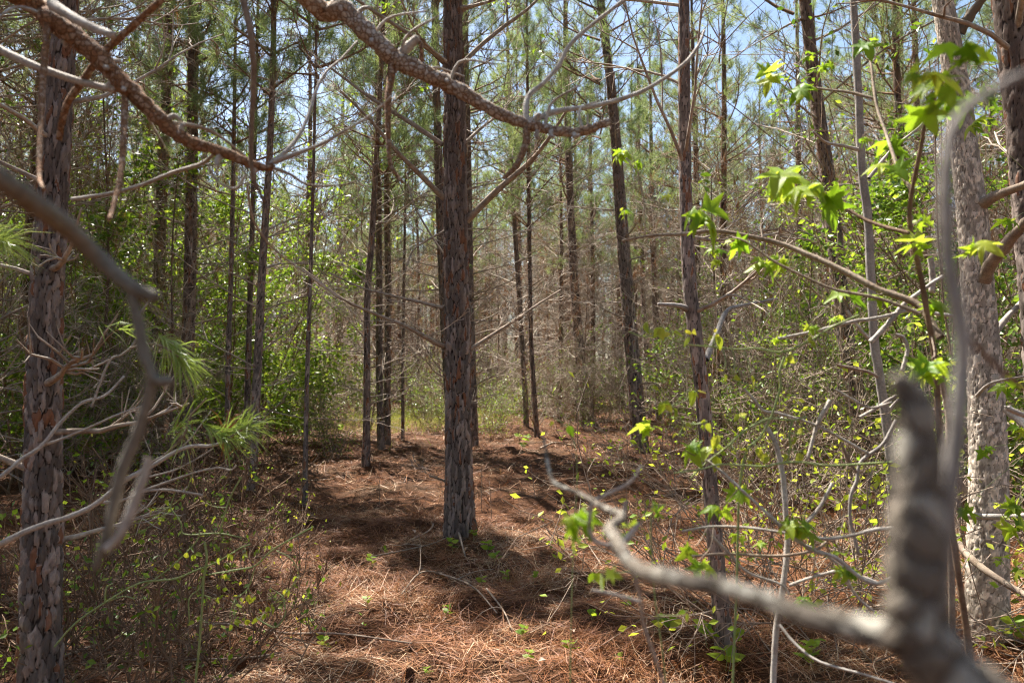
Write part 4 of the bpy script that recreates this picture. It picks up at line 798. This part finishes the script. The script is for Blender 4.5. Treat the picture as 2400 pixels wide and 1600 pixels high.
sprig(J, c4((850, 110))[0], 2.3, 110, (.09, .14), (.55, -.2, -.55), back=.14); sprig(J, c4((1150, 385))[0], 2.45, 105, (.09, .14), (.9, -.2, .25), back=.14); sprig(J, c4((1050, 455))[0], 2.45, 45, (.07, .12), (.7, -.2, -.4)); sprig(J, c4((870, 345))[0], 2.5, 26, (.10, .15), (.6, -.3, .4))
sprig(J, c4((850, 480))[0], 2.5, 16, (.07, .11), (.2, -.3, -.5)); sprig(J, c4((1040, 380))[0], 2.5, 30, (.08, .13), (.1, .1, 1), 'dead_needles'); sprig(J, c1((20, 1110))[0], 2.3, 110, (.10, .16), (.8, -.2, -.1)); sprig(J, c4((640, -40))[0], 2.3, 20, (.07, .11), (.6, 0, -.1))

# dead brush lower right
K = thing('dead_branch', 'bleached dead branch with bare white twigs lying before the lower right trunk', 'dead branch', tuple(pv(1830, 1520, 2.1)))
thing_paths(K, [('branch', c6((380, 380), (430, 480), (460, 620), (475, 800), (480, 950), (460, 1130), (430, 1320), (415, 1600), (400, 2200), (390, 2790)), [2.2, 2.1], (11, 14, 14), 'twig_grey'), ('twig', c6((130, 890), (220, 980), (300, 1060), (450, 1115), (490, 1160)), 2.1, (8, 6), 'twig_grey'), ('twig', c6((445, 1300), (520, 1390), (630, 1470), (840, 1530), (1000, 1580)), [2.1, 1.9], (7, 5), 'twig_grey'),
    ('twig', c6((740, 1065), (800, 1170), (880, 1240)), 2.1, (8, 6), 'twig_grey'), ('twig', c6((690, 650), (630, 760), (570, 830), (480, 890)), 2.1, (9, 6), 'twig_grey'), ('twig', c6((490, 1120), (600, 1080), (720, 1050), (760, 1040)), 2.1, (8, 6), 'twig_grey'), ('twig', c6((0, 990), (200, 975), (430, 985), (600, 960), (660, 920)), 2.1, (7, 7), 'twig_tan'),
    ('twig', c6((280, 215), (330, 270), (375, 320), (440, 330), (600, 380), (720, 440), (860, 520)), 2.2, (7, 7), 'twig_grey'), ('twig', c6((980, 360), (920, 470), (820, 550), (800, 640), (775, 700), (770, 820), (810, 980)), 2.2, (8, 8), 'stem_grey'), ('twig', c6((680, 270), (620, 380), (575, 540)), 2.2, (12, 8), 'twig_grey'),
    ('twig', c6((1600, 350), (1500, 310), (1490, 300)), 2.2, (14, 12), 'twig_grey'), ('twig', c6((700, 220), (780, 265), (860, 305), (960, 280)), 2.2, (6, 6), 'twig_grey'), ('twig', c6((480, 890), (550, 930), (640, 970), (760, 1050), (900, 1110)), 2.1, (8, 7), 'twig_grey'), ('twig', c6((730, 470), (760, 540), (800, 600)), 2.2, (8, 6), 'twig_tan')])
K2 = thing('dead_branch', 'bare pale twigs crossing in front of the grey sapling', 'dead branch', tuple(pv(2180, 900, 2.4)))
zz4 = lambda *p: [(1900 + x / 3.92, 600 + y / 3.92) for x, y in p]
thing_paths(K2, [('branch', zz4((-300, 760), (0, 700), (200, 650), (400, 600), (550, 580), (720, 545), (900, 500), (1100, 525), (1300, 550)), 2.3, (8, 10, 9), 'twig_grey'), ('twig', zz4((550, 790), (650, 690), (780, 540), (850, 450), (990, 340), (1100, 260), (1210, 185)), 2.3, (13, 11, 8), 'twig_grey'), ('twig', zz4((330, 500), (400, 600), (470, 690), (550, 770)), 2.4, (8, 8), 'twig_grey'),
    ('twig', zz4((780, 720), (850, 750), (890, 850), (870, 950), (840, 1050)), 2.3, (9, 9), 'twig_grey'), ('twig', zz4((450, 1480), (600, 1400), (700, 1330), (790, 1280)), 2.4, (8, 7), 'twig_grey'), ('twig', zz4((240, 1000), (420, 1040), (520, 1060), (620, 1110)), 2.6, (8, 7), 'twig_tan'), ('twig', zz4((1100, 20), (1120, 200), (1110, 330)), 2.4, (14, 14), 'twig_grey'),
    ('twig', zz4((1190, 1050), (1220, 1200), (1250, 1350), (1270, 1560), (1290, 2600), (1310, 4200), (1320, 5660)), 2.4, (16, 14), 'twig_tan')])

# ------------------------------------------------------------------ on the forest floor
def ground_pt(x, y): p = pg(x, y); return np.array([p[0], p[1], float(terr(p[0], p[1]))])
STK = [([(300, 1492), (500, 1497), (660, 1488), (800, 1497), (965, 1520)], 8), ([(140, 1560), (330, 1480), (420, 1462)], 7), ([(985, 1310), (1050, 1345), (1110, 1392), (1165, 1440)], 6), ([(1055, 1190), (1075, 1270), (1090, 1300)], 7), ([(960, 1270), (1010, 1245), (1020, 1200)], 5), ([(1140, 1395), (1180, 1450), (1200, 1490)], 5), ([(430, 1545), (600, 1550), (730, 1530)], 7), ([(1265, 1060), (1300, 1050), (1345, 1048)], 5), ([(940, 1390), (985, 1350), (1040, 1322)], 5), ([(1480, 1000), (1520, 960), (1460, 1010)], 5), ([(870, 1310), (1000, 1290), (1060, 1262)], 4), ([(250, 1440), (420, 1400), (560, 1420)], 6)]
for i, (l, w) in enumerate(STK):
    P = np.array([ground_pt(x, y) + [0, 0, .03 + .05 * (j % 2)] for j, (x, y) in enumerate(l)]); P = spline(P, 12); mb = MB(); r = w / 2 / FPX * P[:, 1].mean()
    tube(mb, P - P[0], np.linspace(r, r * .5, 12), 6, True, .15); rn = random.Random(i)
    t = thing('fallen_stick', 'thin bare stick lying on the pine straw', 'stick', tuple(P[0]), 'sticks lying on the straw'); mb.obj('stick', M['twig_tan'], t)
    mb = MB(); q = P[5] - P[0]; branch(mb, q, rn.uniform(0, 6.28), rn.uniform(.1, .5), .3, r * .6, rn, .3, 0, 4, None, 0, 0); mb.obj('twig', M['twig_tan'], t)
sd_l = 'small green seedling sprouting through the pine straw'
for i, (x, y, s_) in enumerate([(1060, 1285, 26), (1110, 1270, 22), (1145, 1290, 30), (1160, 1315, 30), (1185, 1345, 28), (1130, 1355, 24), (1310, 1300, 24), (1290, 1285, 18), (1335, 1550, 36), (1230, 1500, 30), (1470, 1440, 30), (1545, 1515, 34), (1570, 1530, 36), (1660, 1560, 70), (1700, 1585, 70), (1720, 1560, 50), (1890, 1575, 60), (1905, 1560, 50), (1050, 1440, 26), (1250, 1370, 22), (725, 1470, 26), (760, 1530, 26), (1215, 1035, 18), (1235, 1045, 16), (1225, 1060, 16), (1385, 1110, 18), (800, 1010, 20), (870, 1330, 26), (900, 1290, 20), (640, 1400, 26), (720, 1425, 26), (600, 1310, 26), (540, 1350, 26), (1990, 1210, 40), (2030, 1190, 36), (1890, 1190, 40), (1920, 1130, 34), (2380, 1560, 60), (1000, 1560, 22), (1240, 1560, 22), (860, 1440, 20), (1390, 1480, 22), (330, 1330, 30), (400, 1260, 28), (300, 1560, 34), (420, 1500, 30), (1450, 1560, 26)]):
    g0 = ground_pt(x, y); rn = random.Random(900 + i); L = s_ / FPX * g0[1]
    t = thing('seedling', sd_l, 'seedling', tuple(g0), 'green seedlings in the straw'); h = L * rn.uniform(.6, 1.2) + .02
    mb = MB(); tube(mb, spline([(0, 0, -.01), (rn.gauss(0, .01), rn.gauss(0, .01), h * .5), (rn.gauss(0, .02), rn.gauss(0, .02), h)], 6), np.linspace(.002, .0012, 6), 4); mb.obj('stem', M['vine_green'], t)
    for k in range(rn.randint(4, 6)):
        a = k * 2.2 + rn.random(); z = h * (.45 + .11 * k); put_leaf(OVALG, t, g0 + np.array([0, 0, min(h, z)]), L * rn.uniform(.5, .8), np.array([math.cos(a), math.sin(a), rn.uniform(.0, .5)]), rn)
for i, (x, y, h) in enumerate([(1350, 1195, .75), (1255, 1170, .4), (1150, 1210, .45), (1130, 1190, .5), (980, 1000, .8), (1010, 1010, .7), (1290, 1030, .7), (1320, 1010, .6), (890, 1180, .35), (640, 1260, .5), (700, 1330, .4), (1440, 1130, .5), (1750, 1180, .6), (1800, 1150, .7)]):
    g0 = ground_pt(x, y); rn = random.Random(i + 60); mb = MB(); t = thing('dead_stalk', 'thin leafless stalk standing upright in the straw', 'stalk', tuple(g0), 'bare stalks standing in the straw')
    branch(mb, (0, 0, -.02), rn.uniform(0, 6.28), 1.45, h, .005, rn, .18, 3, 5, None, 0, 0, .4); mb.obj('stalk', M['twig_tan'], t)
# sunlit grass patch at the back, left of the central pine
k = 9000; x = rng.normal(-3.0, 1.3, k); y = rng.normal(27, 3.0, k); h = rng.uniform(.10, .38, k); a = rng.uniform(0, 6.28, k); z = terr(x, y)
sd2 = np.stack([np.cos(a), np.sin(a), a * 0], 1) * .006; b0 = np.stack([x, y, z], 1); tp = b0 + np.stack([rng.normal(0, .1, k), rng.normal(0, .1, k), h], 1)
mb = MB(); mb.add(np.stack([b0 - sd2, b0 + sd2, tp], 1).reshape(-1, 3), None, np.arange(k)[:, None] * 3 + [0, 1, 2], var=np.repeat(rng.uniform(0, 1, k), 3))
tag(mb.obj('grass', M['grass'], None, False), 'patch of sunlit yellow green grass behind the pines', 'grass', kind='stuff')

# cones, bleached leaves and bark chips in the straw
def cone_mesh():
    mb = MB(); L = .075
    for i in range(60):
        t = i / 60; a = i * 2.4; r = .027 * math.sin(math.pi * (.12 + .8 * t)) ** .7; z = L * t
        d = np.array([math.cos(a), math.sin(a), 0]); u = np.array([-d[1], d[0], 0]); c = np.array([0, 0, z])
        mb.add([c + d * r * .3 - u * .004, c + d * r * .3 + u * .004, c + d * r + u * .006 + [0, 0, .006], c + d * (r + .004) + [0, 0, .009], c + d * r - u * .006 + [0, 0, .006]], None, [[0, 1, 2], [0, 2, 4], [2, 3, 4]])
    tube(mb, np.array([[0, 0, 0], [0, 0, L * .5], [0, 0, L]]), np.array([.008, .012, .004]), 6); return mb.mesh('pine_cone', M['cone'], False)
CM = cone_mesh(); rn = random.Random(77)
DRY = leaf_mesh(OVAL, 'fallen_leaf', M['bleached'], .5, .5, 99); CHIP = MB(); CHIP.add([(0, 0, 0), (1, .1, .05), (.9, .5, 0), (.3, .6, .12), (0, 0, .18), (1, .1, .2), (.9, .5, .16), (.3, .6, .26)], [[0, 3, 2, 1], [4, 5, 6, 7], [0, 1, 5, 4], [1, 2, 6, 5], [2, 3, 7, 6], [3, 0, 4, 7]]); CHIPM = CHIP.mesh('bark_chip', M['twig_brown'], False)
for nm, me, n, sc_, lab, cat, grp in (('pine_cone', CM, 16, (.9, 1.3), 'small brown open pine cone lying in the straw', 'pine cone', 'pine cones in the straw'), ('fallen_leaf', DRY, 46, (.035, .07), 'curled bleached dead leaf lying on the straw', 'leaf', 'dead leaves on the straw'), ('bark_chip', CHIPM, 40, (.03, .07), 'flake of brown bark lying on the straw', 'bark', 'bark flakes on the straw')):
    for i in range(n):
        y = rn.uniform(3.0, 9.5); x = rn.uniform(-.42, .5) * y; o = link(nm, me, None, (x, y, float(terr(x, y)) + .025), (rn.uniform(-.5, .5) + (1.4 if nm == 'pine_cone' else 0), rn.uniform(-.5, .5), rn.uniform(0, 6.28)), rn.uniform(*sc_))
        tag(o, lab, cat, grp)
